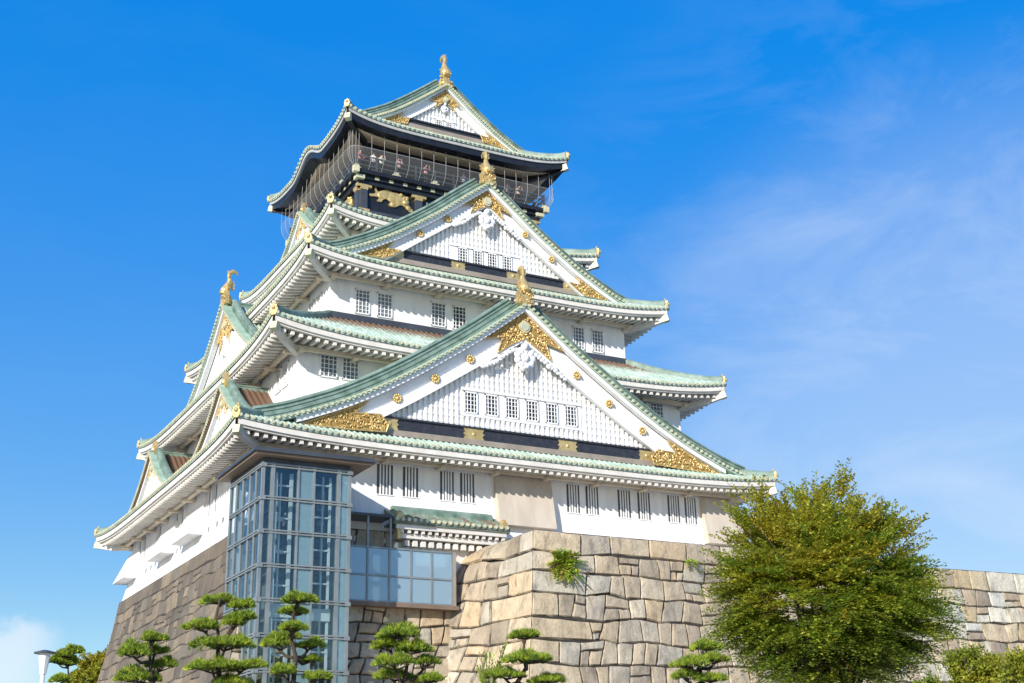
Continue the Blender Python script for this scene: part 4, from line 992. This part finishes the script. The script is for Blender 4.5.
# ------------------------------------------------------------------ glass lift tower
EX0, EX1, EY0, EY1, EZ = -17.1, -12.45, -19.6, -14.2, 18.25
EL = empty('elevator_tower', (-14.8, -17, 0), 'tall blue glass elevator tower with grey steel frame beside the castle corner', 'elevator tower')
LEV = [18.18 - 1.69 * q for q in range(11)]
fr = MB()
XC = [(-17.1, 0.08), (-16.6, 0.10), (-15.24, 0.05), (-14.4, 0.05), (-13.05, 0.10), (-12.45, 0.08)]
for x_, hw in XC: fr.box(x_ - hw, x_ + hw, EY0 - 0.07, EY0 + 0.12, 0, EZ)
YC = [-18.6, -17.6, -16.4, -15.3, -14.2]
for y_ in YC:
    fr.box(EX0 - 0.07, EX0 + 0.1, y_ - 0.07, y_ + 0.07, 0, EZ); fr.box(EX1 - 0.1, EX1 + 0.07, y_ - 0.07, y_ + 0.07, 0, EZ)
for k, z_ in enumerate(LEV):
    for dz in (0.0, -0.13):
        fr.box(EX0 - 0.09, EX1 + 0.09, EY0 - 0.10, EY0 + 0.05, z_ + dz - 0.04, z_ + dz + 0.035)
        fr.box(EX0 - 0.10, EX0 + 0.05, EY0 + 0.05, EY1, z_ + dz - 0.042, z_ + dz + 0.033); fr.box(EX1 - 0.05, EX1 + 0.10, EY0 + 0.05, EY1, z_ + dz - 0.042, z_ + dz + 0.033)
    for sx, x_ in ((-1, EX0), (1, EX1)): fr.box(x_ - 0.14, x_ + 0.14, EY0 - 0.14, EY0 + 0.12, z_ - 0.19, z_ + 0.0)
fr.build('frame', M['steel'], EL)
m = MB()
for a_, b_ in zip(XC[:-1], XC[1:]):
    for z0, z1 in zip(LEV[1:], LEV[:-1]):
        m = MB(); m.box(a_[0] + a_[1], b_[0] - b_[1], EY0 + 0.0, EY0 + 0.03, z0 + 0.04, z1 - 0.18); m.build('glass_pane', M['tealglass'] if a_[0] == -15.24 or a_[0] == -13.05 else M['glass'], EL)
ys = [EY0] + YC
for X_ in (EX0, EX1):
    m = MB()
    for z0, z1 in zip(LEV[1:], LEV[:-1]):
        for a_, b_ in zip(ys[:-1], ys[1:]): m.box(X_ - 0.012, X_ + 0.012, a_ + 0.08, b_ - 0.07, z0 + 0.04, z1 - 0.18)
    m.build('side_glazing', M['glass'], EL)
m = MB()
for x_ in (-16.3, -15.0, -14.55, -13.3):
    for y_ in (-18.7, -16.2): m.box(x_ - 0.11, x_ + 0.11, y_ - 0.11, y_ + 0.11, 0, 18.0)
for z_ in LEV:
    for y_ in (-18.7, -16.2): m.box(-16.3, -13.3, y_ - 0.08, y_ + 0.08, z_ - 0.5, z_ - 0.3)
    for x_ in (-16.3, -15.0, -14.55, -13.3): m.box(x_ - 0.07, x_ + 0.07, -18.7, -16.2, z_ - 0.5, z_ - 0.32)
for x_ in (-15.65, -13.9): m.box(x_ - 0.05, x_ + 0.05, -16.6, -16.5, 0, 18)
m.build('lift_shaft', M['steeldark'], EL)
m = MB()
for x_, hw in ((-16.2, 0.05), (-15.98, 0.04), (-15.42, 0.09), (-14.22, 0.09), (-13.7, 0.04), (-13.3, 0.06)): m.box(x_ - hw, x_ + hw, -19.1, -18.98, 0, 17.9)
for z_ in LEV:
    for (x0, x1, dz) in ((-16.2, -15.4, 0.9), (-14.25, -13.3, 0.7)): m.box(x0, x1, -19.12, -19.0, z_ - dz - 0.08, z_ - dz)
m.box(-16.4, -15.2, -19.2, -18.9, 10.6, 11.25); m.box(-14.35, -13.2, -19.2, -18.9, 10.5, 11.1)
m.build('guide_rails', M['lampwhite'], EL)
m = MB(); m.box(-16.1, -15.2, -18.3, -16.5, 10.6, 13.0); m.build('lift_car', M['steel'], EL)
m = MB(); m.box(-14.35, -13.45, -18.3, -16.5, 6.0, 8.4); m.build('lift_car', M['steel'], EL)
m = MB()
for x_ in (-16.75, -15.85, -14.78, -13.7, -12.8): m.box(x_ - 0.1, x_ + 0.1, -14.9, -14.7, 0, 18.2)
for z_ in LEV: m.box(-16.85, -12.7, -14.7, -14.55, z_ - 0.35, z_ - 0.1)
m.build('back_frame', M['lampwhite'], EL)
m = MB()
for x0, x1, y_ in ((-16.2, -15.85, -16.9), (-15.45, -15.2, -16.6), (-14.35, -14.05, -16.9), (-13.75, -13.4, -16.6), (-15.0, -14.7, -15.6), (-13.1, -12.8, -15.8)): m.box(x0, x1, y_, y_ + 0.1, 0, 17.9)
for k, z_ in enumerate(LEV):
    m.box(-16.2, -13.4, -16.85, -16.75, z_ - 0.62, z_ - 0.42)
    if k % 2: m.hexa([(-16.0, -16.5, z_ - 1.6), (-15.85, -16.5, z_ - 1.6), (-15.85, -16.4, z_ - 1.6), (-16.0, -16.4, z_ - 1.6), (-15.4, -16.5, z_ - 0.4), (-15.25, -16.5, z_ - 0.4), (-15.25, -16.4, z_ - 0.4), (-15.4, -16.4, z_ - 0.4)])
m.build('shaft_screen', M['shaft'], EL)
m = MB(); m.box(-17.7, -11.4, -20.2, -13.6, 18.5, 18.63)
cn = m.build('canopy', M['tanboard'], EL)
m = MB(); m.box(-17.12, -12.43, -19.62, -14.0, 18.22, 18.5); m.box(-17.85, -11.25, -20.35, -13.5, 18.62, 18.74); m.box(-17.75, -11.35, -20.25, -13.6, 18.74, 18.86); m.build('canopy_edge', M['steeldark'], cn)

# ------------------------------------------------------------------ footbridge
FB = empty('footbridge', (-8.0, -16.2, 11.5), 'enclosed footbridge with blue glass sides between the elevator tower and stone platform', 'footbridge')
bx = [-12.4, -11.6, -10.33, -9.06, -7.8, -6.55, -5.3]
m = MB(); m.box(-12.4, -4.9, -17.1, -14.9, 11.74, 11.95); m.build('deck', M['deckboard'], FB)
m = MB()
for x_ in bx: m.box(x_ - 0.05, x_ + 0.05, -17.08, -16.96, 11.95, 14.88)
for z_ in (11.98, 13.36, 14.86): m.box(-12.4, -5.25, -17.09, -16.95, z_ - 0.045, z_ + 0.045)
for x_ in (-11.6, -10.33, -9.0): m.box(x_ - 0.055, x_ + 0.055, -17.07, -16.97, 14.9, 16.6); m.box(x_ - 0.055, x_ + 0.055, -15.4, -15.3, 14.9, 16.6)
m.build('frame', M['steel'], FB)
m = MB(); m.box(-12.3, -8.9, -17.15, -15.25, 16.55, 16.68); m.build('shelter_roof', M['steeldark'], FB)
for a_, b_ in zip(bx[:-1], bx[1:]):
    for z0, z1 in ((12.03, 13.31), (13.41, 14.81)):
        m = MB(); m.box(a_ + 0.05, b_ - 0.05, -17.03, -17.0, z0, z1); m.build('glass_pane', M['frosted'] , FB)
m = MB(); m.box(-5.25, -5.08, -17.1, -15.4, 11.95, 14.9); m.build('end_post', M['concrete'], FB)

# ------------------------------------------------------------------ foliage helpers
def leaf_object(name, P, D, Nn, ln, wd, cols, mat, parent=None):
    """many small pointed leaves: base P, direction D, side vector from Nn; ln, wd arrays"""
    k = len(P); D = D / np.linalg.norm(D, axis=1, keepdims=True)
    sd = np.cross(D, Nn); sd /= np.maximum(np.linalg.norm(sd, axis=1, keepdims=True), 1e-6)
    up = np.cross(sd, D)
    V = np.empty((k, 4, 3)); L_ = ln[:, None]; W_ = wd[:, None]
    V[:, 0] = P; V[:, 1] = P + D * L_ * 0.5 + sd * W_ + up * L_ * 0.08; V[:, 2] = P + D * L_; V[:, 3] = P + D * L_ * 0.5 - sd * W_ + up * L_ * 0.08
    off = parent_world(parent)
    V = V.reshape(-1, 3)
    if off is not None: V = V - np.array(off)
    me = bpy.data.meshes.new(name); me.vertices.add(k * 4); me.vertices.foreach_set('co', V.ravel())
    me.loops.add(k * 4); me.loops.foreach_set('vertex_index', np.arange(k * 4, dtype=np.int32))
    me.polygons.add(k); me.polygons.foreach_set('loop_start', np.arange(0, k * 4, 4, dtype=np.int32)); me.polygons.foreach_set('loop_total', np.full(k, 4, dtype=np.int32))
    me.update(calc_edges=True)
    a = me.attributes.new('tone', 'FLOAT_COLOR', 'POINT'); c4 = np.ones((k, 4, 4), dtype=np.float32); c4[:, :, :3] = cols[:, None, :]; a.data.foreach_set('color', c4.ravel())
    me.materials.append(mat); o = bpy.data.objects.new(name, me); COL.objects.link(o)
    if parent: o.parent = parent
    return o
def palette(g, n, pal, jit=0.18):
    pal = np.array(pal); i = g.integers(0, len(pal), n); return pal[i] * g.uniform(1 - jit, 1 + jit, (n, 1))

def leafy_tree(name, label, cat, base, height, centre, rad, twigs, seed, pal, leaf=(0.13, 0.045), upb=0.5, per=34, twlen=1.1, lumpy=0.3, group=None, feather=False):
    g = np.random.default_rng(seed); Rr = random.Random(seed)
    T_ = empty(name, base, label, cat, group)
    tr = MB(); c = Vector(centre); b = Vector(base)
    fork = b.lerp(c, 0.45)
    tr.tube([b + Vector((0, 0, -0.2)), b.lerp(fork, 0.5) + Vector((0.08, 0.05, 0)), fork], [rad[0] * 0.075, rad[0] * 0.06, rad[0] * 0.05], 8)
    tips = []
    for q in range(13):
        a = 2 * pi * q / 13 + Rr.uniform(-0.3, 0.3); el = Rr.uniform(-0.1, 1.2)
        d = Vector((cos(a) * cos(el) * rad[0], sin(a) * cos(el) * rad[1], sin(el) * rad[2])) * Rr.uniform(0.65, 0.95)
        tip = c + d; mid = fork.lerp(tip, 0.5) + Vector((d.x * 0.12, d.y * 0.12, -0.2))
        tr.tube([fork, mid, tip], [rad[0] * 0.035, rad[0] * 0.02, 0.015], 6); tips.append((mid, tip))
        for e in range(3):
            t2 = mid.lerp(tip, Rr.uniform(0.2, 0.8)); tr.tube([t2, t2 + Vector((Rr.uniform(-1, 1) * rad[0] * 0.3, Rr.uniform(-1, 1) * rad[1] * 0.3, Rr.uniform(0, 0.4) * rad[2]))], [0.025, 0.01], 5)
    tr.build('trunk', M['bark'], T_, True)
    # twigs start through the crown, thicker towards its skin
    n = twigs; ncl = max(24, n // (17 if feather else 24))
    vc = g.normal(size=(ncl, 3)); vc /= np.linalg.norm(vc, axis=1, keepdims=True)
    pick = g.integers(0, ncl, n); v = vc[pick] + g.normal(size=(n, 3)) * 0.13; v /= np.linalg.norm(v, axis=1, keepdims=True)
    rcl = g.uniform(0.3, 1.0, ncl) ** 0.5
    r = np.clip(rcl[pick] + g.normal(size=n) * 0.07, 0.1, 1.05)
    lump = np.array([1 + lumpy * mnoise.noise(Vector(v[i] * 2.1) + Vector((seed, 0, 0))) * 1.6 for i in range(n)])
    S = np.array(rad); P0 = np.array(centre) + v * (r * lump)[:, None] * S * 0.86
    dirs = v * np.array([1, 1, 0.55]) + np.array([0, 0, upb]) + g.normal(size=(n, 3)) * 0.25; dirs /= np.linalg.norm(dirs, axis=1, keepdims=True)
    cctone = palette(g, ncl, pal, 0.15)
    if feather:                                   # deep green tones sit low, brighter yellow green ones on the upper shoots
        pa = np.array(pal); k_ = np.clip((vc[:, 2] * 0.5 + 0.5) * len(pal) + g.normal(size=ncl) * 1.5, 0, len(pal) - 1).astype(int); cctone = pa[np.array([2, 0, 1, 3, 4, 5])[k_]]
    ctone = cctone[pick] * 0.65 + palette(g, n, pal, 0.2) * 0.35
    tl = g.uniform(0.55, 1.25, n) * twlen
    if feather:                                   # fans of twigs: level layers low down, rising plumes on top
        zc = vc[pick][:, 2]; flat = vc[pick] * np.array([1, 1, 0]); flat /= np.maximum(np.linalg.norm(flat, axis=1, keepdims=True), 1e-3)
        tang = np.stack([-flat[:, 1], flat[:, 0], np.zeros(n)], 1); ph = g.normal(size=n) * 0.6
        rise = np.interp(zc, [-1, -0.2, 0.35, 1.0], [-0.12, 0.02, 0.7, 2.2]) + g.normal(size=n) * 0.12
        dirs = flat * np.cos(ph)[:, None] + tang * np.sin(ph)[:, None] + np.array([0, 0, 1.0]) * rise[:, None]; dirs /= np.linalg.norm(dirs, axis=1, keepdims=True)
        org = np.array(centre) + vc * (np.clip(rcl, 0.35, 1) * 0.74)[:, None] * S * np.array([1 + lumpy * mnoise.noise(Vector(vc[i]) * 2.1 + Vector((seed, 0, 0))) * 1.3 for i in range(ncl)])[:, None]
        P0 = org[pick] + g.normal(size=(n, 3)) * np.array([0.16, 0.16, 0.07])
        tl = twlen * g.uniform(0.6, 1.35, n) * np.where(zc > 0.3, g.uniform(0.75, 1.25, n), 1.0)
    k = per; tt = np.linspace(0.05, 1.0, k)
    base_p = P0[:, None, :] + dirs[:, None, :] * (tl[:, None] * tt[None, :])[:, :, None]
    base_p[:, :, 2] -= (0.28 * tl[:, None] * tt[None, :] ** 2)
    side = g.normal(size=(n, k, 3)); D = dirs[:, None, :] * 0.55 + side * 0.6
    D[:, :, 2] -= 0.15
    Nn = g.normal(size=(n, k, 3)) * 0.6 + np.array([0, 0, 1.0])
    if feather:
        sd_ = np.cross(dirs, np.array([0, 0, 1.0])); sd_ /= np.maximum(np.linalg.norm(sd_, axis=1, keepdims=True), 1e-3)
        alt = np.where(np.arange(k) % 2 == 0, 1.0, -1.0)[None, :, None]
        D = dirs[:, None, :] * 0.6 + sd_[:, None, :] * alt * 0.75 + g.normal(size=(n, k, 3)) * 0.22
        Nn = np.array([0, 0, 1.0]) + g.normal(size=(n, k, 3)) * 0.35
    cols = ctone[:, None, :] * g.uniform(0.75, 1.25, (n, k, 1)); 
    base_p += g.normal(size=base_p.shape) * (0.025 if feather else 0.05)
    ln = g.uniform(0.7, 1.3, n * k) * leaf[0]; wd = g.uniform(0.7, 1.3, n * k) * leaf[1]
    leaf_object('crown', base_p.reshape(-1, 3), D.reshape(-1, 3), Nn.reshape(-1, 3), ln, wd, cols.reshape(-1, 3), M['leaf'], T_)
    return T_
def pine(label, dist, stem, pads, seed, group='cloud pruned pines in front of the castle', scale=1.0, name='pine_tree'):
    """stem: pixel track of the trunk from top to bottom; pads: (px, py, half width px, half height px)"""
    g = np.random.default_rng(seed); Rr = random.Random(seed)
    pts = [at(x, y, dist) for x, y in stem]
    bot = Vector((pts[-1].x + 0.1, pts[-1].y, 0.0))
    T_ = empty(name, bot, label, 'pine tree', group)
    k = dist / F_PX
    tr = MB(); path = pts + [pts[-1].lerp(bot, 0.5) + Vector((0.12, 0.05, 0)), bot + Vector((0, 0, -0.1))]; n = len(path)
    tr.tube(path, [0.02 + 0.06 * (j / (n - 1)) for j in range(n)], 8)
    P = []; D = []; C = []; LN = []
    for (px, py, hw, hh_) in pads:
        dd = dist + Rr.uniform(-0.5, 0.5); c = at(px, py, dd); rx = hw * k * 0.9; rz = hh_ * k * 0.9
        a = min(pts, key=lambda q: (q - c).length + (2 if q.z > c.z else 0)); tip = c + Vector((0, 0, -rz * 0.5)); md = a.lerp(tip, 0.5) + Vector((0, 0, -0.08))
        tr.tube([a, md, tip], [0.045, 0.035, 0.02], 6)
        for q in range(5):
            e = tip + Vector((Rr.uniform(-0.75, 0.75) * rx, Rr.uniform(-0.75, 0.75) * rx, 0.02)); tr.tube([tip.lerp(a, 0.25), e], [0.02, 0.01], 5)
        nt_ = int(150 + 900 * rx * rx)
        for _ in range(nt_):
            u = Rr.uniform(0, 2 * pi); q = sqrt(Rr.random()); lump = 0.85 + 0.55 * mnoise.noise(Vector((cos(u) * 1.9 + seed, sin(u) * 1.9, px * 0.1)))
            x, y = q * cos(u) * rx * lump, q * sin(u) * rx * lump
            top = sqrt(max(0.0, 1 - q * q)); bump = 0.8 + 0.95 * mnoise.noise(Vector((x * 4.2, y * 4.2, px * 0.37)))
            z = rz * (top * 1.5 * bump * Rr.uniform(0.35, 1.0) - 0.55)
            p = c + Vector((x, y, z)); dirn = Vector((x / rx * 0.8, y / rx * 0.8, 0.75 + 0.3 * Rr.random()))
            nn_ = 11; tone = Rr.choice(((0.34, 0.44, 0.045), (0.23, 0.33, 0.038), (0.44, 0.52, 0.055), (0.12, 0.20, 0.026)))
            if Rr.random() < 0.03: tone = (0.20, 0.13, 0.04)
            for e in range(nn_):
                P.append(p); D.append((dirn.x + Rr.gauss(0, 0.55), dirn.y + Rr.gauss(0, 0.55), dirn.z + Rr.gauss(0, 0.35))); C.append(tone); LN.append(Rr.uniform(0.08, 0.15) * scale)
    tr.build('trunk', M['bark'], T_, True)
    P = np.array(P); D = np.array(D); C = np.array(C) * g.uniform(0.8, 1.2, (len(P), 1)); LN = np.array(LN)
    leaf_object('needles', P, D, g.normal(size=P.shape), LN, np.full(len(P), 0.0065 * scale * max(1, dist / 26)), C, M['needle'], T_)
    return T_

# ------------------------------------------------------------------ trees, shrubs, plants
GR = [(0.21, 0.30, 0.032), (0.27, 0.36, 0.036), (0.135, 0.205, 0.026), (0.37, 0.41, 0.04), (0.47, 0.45, 0.042), (0.50, 0.42, 0.042)]
c = at(825, 591, 46); c2 = Vector((c.x, c.y, 0))
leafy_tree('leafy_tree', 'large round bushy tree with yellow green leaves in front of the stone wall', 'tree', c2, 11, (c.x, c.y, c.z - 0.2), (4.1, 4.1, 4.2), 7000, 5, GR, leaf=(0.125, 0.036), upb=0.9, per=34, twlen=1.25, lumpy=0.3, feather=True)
pine('cloud pruned pine with five pads before the dark stone base, left of the glass tower', 30, [(150, 640), (150, 662), (152, 683)], [(155, 638, 13, 6), (133, 652, 18, 9), (155, 650, 15, 8), (160, 665, 16, 7), (140, 678, 27, 9)], 1)
pine('tall cloud pruned pine with wide tiers just left of the glass tower front', 29, [(220, 600), (216, 618), (219, 640), (217, 662), (220, 683)], [(220, 601, 22, 7), (240, 606, 12, 6), (203, 627, 20, 6), (240, 618, 14, 6), (233, 623, 12, 6), (226, 644, 33, 7), (212, 667, 34, 7), (245, 666, 20, 6), (232, 683, 22, 6)], 2)
pine('slim cloud pruned pine with many small pads directly before the glass tower', 28, [(297, 602), (292, 620), (291, 638), (296, 658), (293, 683)], [(299, 600, 19, 6), (294, 612, 16, 5), (294, 628, 15, 6), (277, 643, 18, 9), (310, 645, 16, 6), (287, 637, 16, 7), (309, 660, 14, 5), (283, 672, 14, 6), (317, 677, 14, 7)], 3)
pine('dense bright green pine under the glass footbridge', 28, [(402, 640), (408, 660), (404, 683)], [(398, 634, 22, 8), (386, 645, 17, 8), (412, 648, 20, 9), (394, 662, 20, 8), (428, 662, 15, 5), (392, 676, 18, 9), (418, 680, 18, 8), (432, 679, 12, 6)], 4)
pine('small three tiered pine before the corner of the stone platform', 27, [(524, 640), (524, 655), (526, 668), (517, 683)], [(524, 636, 19, 5), (527, 659, 30, 7), (504, 675, 22, 6), (548, 681, 20, 5)], 5)
pine('low bright pine before the stone wall beside the bushy tree', 27, [(702, 652), (700, 668), (702, 683)], [(707, 648, 17, 6), (716, 660, 13, 5), (690, 664, 18, 7), (684, 676, 12, 6), (712, 679, 16, 6)], 6)
pine('small far pine with sparse pads beside the street lamp', 60, [(70, 652), (68, 668), (69, 683)], [(75, 651, 10, 5), (63, 655, 8, 4), (57, 661, 8, 4), (69, 663, 8, 5), (60, 680, 10, 4)], 7, group='cloud pruned pines in front of the castle', scale=1.5)
c = at(99, 686, 112)
leafy_tree('leafy_tree', 'yellow green tree beyond the left edge of the dark stone base', 'tree', (c.x, c.y, 0), 8, (c.x, c.y, c.z), (2.4, 2.4, 2.6), 900, 9, [(0.36, 0.36, 0.035), (0.27, 0.31, 0.03), (0.42, 0.36, 0.035)], leaf=(0.22, 0.07), per=30, twlen=1.0)
SH = [(0.32, 0.34, 0.035), (0.22, 0.27, 0.03), (0.40, 0.38, 0.04)]
for (px, py, rx, rz, dist, sd, lab) in ((974, 668, 0.5, 0.5, 40, 21, 'round yellow green shrub at the foot of the right stone wall'), (1028, 674, 0.45, 0.45, 38, 22, 'bright green shrub at the right edge of the picture before the stone wall'), (935, 700, 0.7, 0.4, 42, 23, 'low dark green shrub between the bushy tree and the right shrubs')):
    c = at(px, py, dist)
    leafy_tree('shrub', lab, 'shrub', (c.x, c.y, 0), 3, (c.x, c.y, c.z), (rx, rx, rz), 330, sd, SH if sd != 23 else GR, leaf=(0.10, 0.032), per=24, twlen=0.5, upb=0.4)
# fern hanging from the platform wall and thin plants
def tuft(name, label, cat, pos, n, spread, droop, ln, pal, seed, leaf=(0.11, 0.02), up0=0.4, fan=False):
    g = np.random.default_rng(seed); P = []; D = []; C = []; T_ = empty(name, pos, label, cat); st = MB()
    Rr = random.Random(seed)
    for q in range(n):
        a = Rr.uniform(0, 2 * pi); L_ = ln * Rr.uniform(0.6, 1.15); o_ = Vector((cos(a) * spread, min(0.15, sin(a) * spread) - 0.35 * spread, 0))
        if fan: o_ = Vector((cos(a) * spread, -0.3 - 0.2 * Rr.random(), sin(a) * spread * 0.75 - up0))
        path = []
        for j in range(13):
            t = j / 12; path.append(Vector(pos) + o_ * t * L_ + Vector((0, 0, (up0 * t - droop * t * t) * L_)))
        st.tube(path[::3], 0.009, 4)
        tone = np.array(Rr.choice(pal))
        for j in range(1, 13):
            for s in (-1, 1):
                d = (path[j] - path[j - 1]).normalized(); sd = d.cross(Vector((0, 0, 1)))
                P.append(path[j]); D.append(sd * s + d * 0.5 + Vector((0, 0, Rr.uniform(-0.3, 0.3)))); C.append(tone * Rr.uniform(0.8, 1.2))
    st.build('stem', M['leafstem'], T_)
    P = np.array(P); D = np.array(D); k = len(P)
    leaf_object('fronds', P, D, g.normal(size=(k, 3)) * 0.4 + np.array([0, -0.6, 0.8]), g.uniform(0.7, 1.3, k) * leaf[0], g.uniform(0.8, 1.2, k) * leaf[1], np.array(C), M['leaf'], T_)
M['leafstem'] = noise_mat('green_stem', (0.10, 0.14, 0.03), (0.14, 0.12, 0.04), 3.0, 0.7)
FP = [(0.38, 0.54, 0.05), (0.28, 0.45, 0.04), (0.46, 0.54, 0.06), (0.46, 0.36, 0.08)]
tuft('fern', 'bright green fern growing from the joint near the platform corner', 'fern', (-1.15, -22.05, 13.75), 60, 1.15, 0.2, 0.95, FP, 51, leaf=(0.24, 0.045), up0=-0.05, fan=True)
tuft('fern', 'small green weed rooted high in the platform wall near the bushy tree', 'fern', (7.2, -22.0, 14.4), 9, 0.9, 0.8, 0.9, FP, 52, leaf=(0.16, 0.03))
tuft('fern', 'thin trailing weed on the left face of the stone platform', 'fern', (-3.05, -18.0, 14.1), 5, 0.35, 1.2, 0.9, FP, 53, leaf=(0.12, 0.025), up0=0.1)
c = at(487, 683, 27)
tuft('bamboo_plant', 'tall thin bright green bamboo shoots beside the small three tiered pine', 'plant', (c.x, c.y, c.z - 0.5), 16, 0.3, 0.1, 1.0, [(0.32, 0.42, 0.06), (0.25, 0.36, 0.05)], 54, leaf=(0.14, 0.014), up0=1.2)
# pale rock at the foot of the tall pine
c = at(207, 690, 27.5); rk = MB()
rows = []
for i in range(7):
    a = -pi / 2 + pi * i / 6
    rows.append([(c.x + (0.5 * cos(a) + 0.02) * cos(2 * pi * j / 10) * (1 + 0.25 * mnoise.noise(Vector((i, j, 2.2)))), c.y + 0.5 * (cos(a) + 0.02) * sin(2 * pi * j / 10), max(0.0, c.z * 0.5 + (c.z * 0.5 + 0.12) * sin(a) * (1 + 0.12 * mnoise.noise(Vector((i, j, 7.7)))))) for j in range(10)])
rk.grid(rows, close=True); tag(rk.build('boulder', M['rock']), 'pale upright boulder at the foot of the tall pine left of the glass tower', 'rock')

# ------------------------------------------------------------------ street lamp
c = at(45, 652, 27); LPO = empty('street_lamp', (c.x, c.y, 0), 'white post street lamp with a tapered lantern and flat cap at far left', 'street lamp')
m = MB(); m.tube([(c.x, c.y, 0), (c.x, c.y, c.z - 0.42)], [0.06, 0.042], 10); m.build('post', M['lampwhite'], LPO, True)
m = MB(); m.tube([(c.x, c.y, c.z - 0.42), (c.x, c.y, c.z - 0.03)], [0.06, 0.115], 8); m.build('lantern', M['lampwhite'], LPO)
m = MB(); m.tube([(c.x, c.y, c.z - 0.03), (c.x, c.y, c.z - 0.005), (c.x, c.y, c.z + 0.035)], [0.205, 0.205, 0.05], 12); m.build('cap', M['steeldark'], LPO)

# ------------------------------------------------------------------ visitors on the balcony
SKIN = noise_mat('skin', (0.55, 0.36, 0.26), (0.50, 0.32, 0.23), 3.0, 0.6); HAIR = noise_mat('dark_hair', (0.02, 0.016, 0.013), (0.03, 0.024, 0.02), 5.0, 0.5)
def person(x, y, rz, shirt, trousers, label, raised=False):
    root = empty('person', (x, y, 43.0), label, 'person', 'visitors on the top balcony'); root.rotation_euler = (0, 0, rz)
    V = [(0, 0, 0.95), (0, 0, 1.15), (0, 0, 1.38), (0, 0, 1.50), (0, -0.01, 1.60), (0, -0.015, 1.70)]; Rr = [0.15, 0.14, 0.15, 0.06, 0.085, 0.07]
    E_ = [(0, 1), (1, 2), (2, 3), (3, 4), (4, 5)]
    for s in (-1, 1):
        k = len(V); V += [(s * 0.09, 0, 0.9), (s * 0.1, -0.02, 0.5), (s * 0.1, 0, 0.08), (s * 0.1, -0.14, 0.04)]; Rr += [0.09, 0.062, 0.042, 0.04]; E_ += [(0, k), (k, k + 1), (k + 1, k + 2), (k + 2, k + 3)]
        k = len(V); hand = [(s * 0.2, 0, 1.40), (s * 0.25, -0.1, 1.13), (s * 0.16, -0.34, 1.12), (s * 0.15, -0.42, 1.12)] if not raised else [(s * 0.2, 0, 1.40), (s * 0.26, -0.18, 1.2), (s * 0.1, -0.3, 1.45), (s * 0.07, -0.34, 1.52)]
        V += hand; Rr += [0.06, 0.043, 0.032, 0.04]; E_ += [(2, k), (k, k + 1), (k + 1, k + 2), (k + 2, k + 3)]
    me = bpy.data.meshes.new('body'); me.from_pydata(V, E_, []); o = bpy.data.objects.new('body', me); COL.objects.link(o); o.parent = root
    sk = o.modifiers.new('skin', 'SKIN'); 
    for i, r_ in enumerate(Rr): me.skin_vertices[0].data[i].radius = (r_, r_ * 0.8)
    me.skin_vertices[0].data[0].use_root = True
    ss = o.modifiers.new('sub', 'SUBSURF'); ss.levels = 1; ss.render_levels = 1
    dg = bpy.context.evaluated_depsgraph_get(); ev = o.evaluated_get(dg); nm = bpy.data.meshes.new_from_object(ev)
    o.modifiers.clear(); o.data = nm; nm.materials.clear()
    for mm in (shirt, trousers, SKIN): nm.materials.append(mm)
    for p in nm.polygons:
        z_ = p.center.z; far = p.center.y < -0.3 and z_ > 1.0
        p.material_index = 2 if z_ > 1.48 or far else (0 if z_ > 0.92 else 1); p.use_smooth = True
    h = MB(); h.ball((0, 0.012, 1.69), 0.098, 0.105, 0.09, 10, 6)
    ho = h.build('hair', HAIR, None, True); ho.parent = root
def cloth(name, c): return noise_mat(name, c, tuple(v * 0.85 for v in c), 4.0, 0.85)
PX = [(-7.0, -6.4, 0.6, 'red_shirt', (0.5, 0.16, 0.12), 'person in a red top leaning at the balcony corner', False),
      (-6.0, -6.4, 0.0, 'white_shirt', (0.78, 0.78, 0.78), 'person in a white top left of a pair at the balcony rail', False),
      (-5.4, -6.35, 0.2, 'cream_shirt', (0.7, 0.66, 0.58), 'person in a cream top raising a camera beside the white top', True),
      (-4.1, -6.4, -0.1, 'pink_shirt', (0.62, 0.36, 0.34), 'person in a pink top with raised hands at the balcony rail', True),
      (-2.0, -6.4, 0.1, 'rose_shirt', (0.58, 0.26, 0.28), 'person in a rose top above the gold tiger panel post', True),
      (4.6, -6.4, 0.0, 'grey_shirt', (0.45, 0.42, 0.4), 'person in a grey top near the right balcony end', False),
      (5.5, -6.4, 0.2, 'peach_shirt', (0.66, 0.44, 0.34), 'person in a peach top at the right balcony end', True),
      (1.0, -6.4, 0.0, 'blue_shirt', (0.42, 0.46, 0.55), 'person in a pale blue top behind the gable finial', False)]
JEAN = cloth('dark_trousers', (0.05, 0.06, 0.09))
for x_, y_, rz, nm_, c_, lab, up_ in PX: person(x_, y_, rz, cloth(nm_, c_), JEAN, lab, up_)
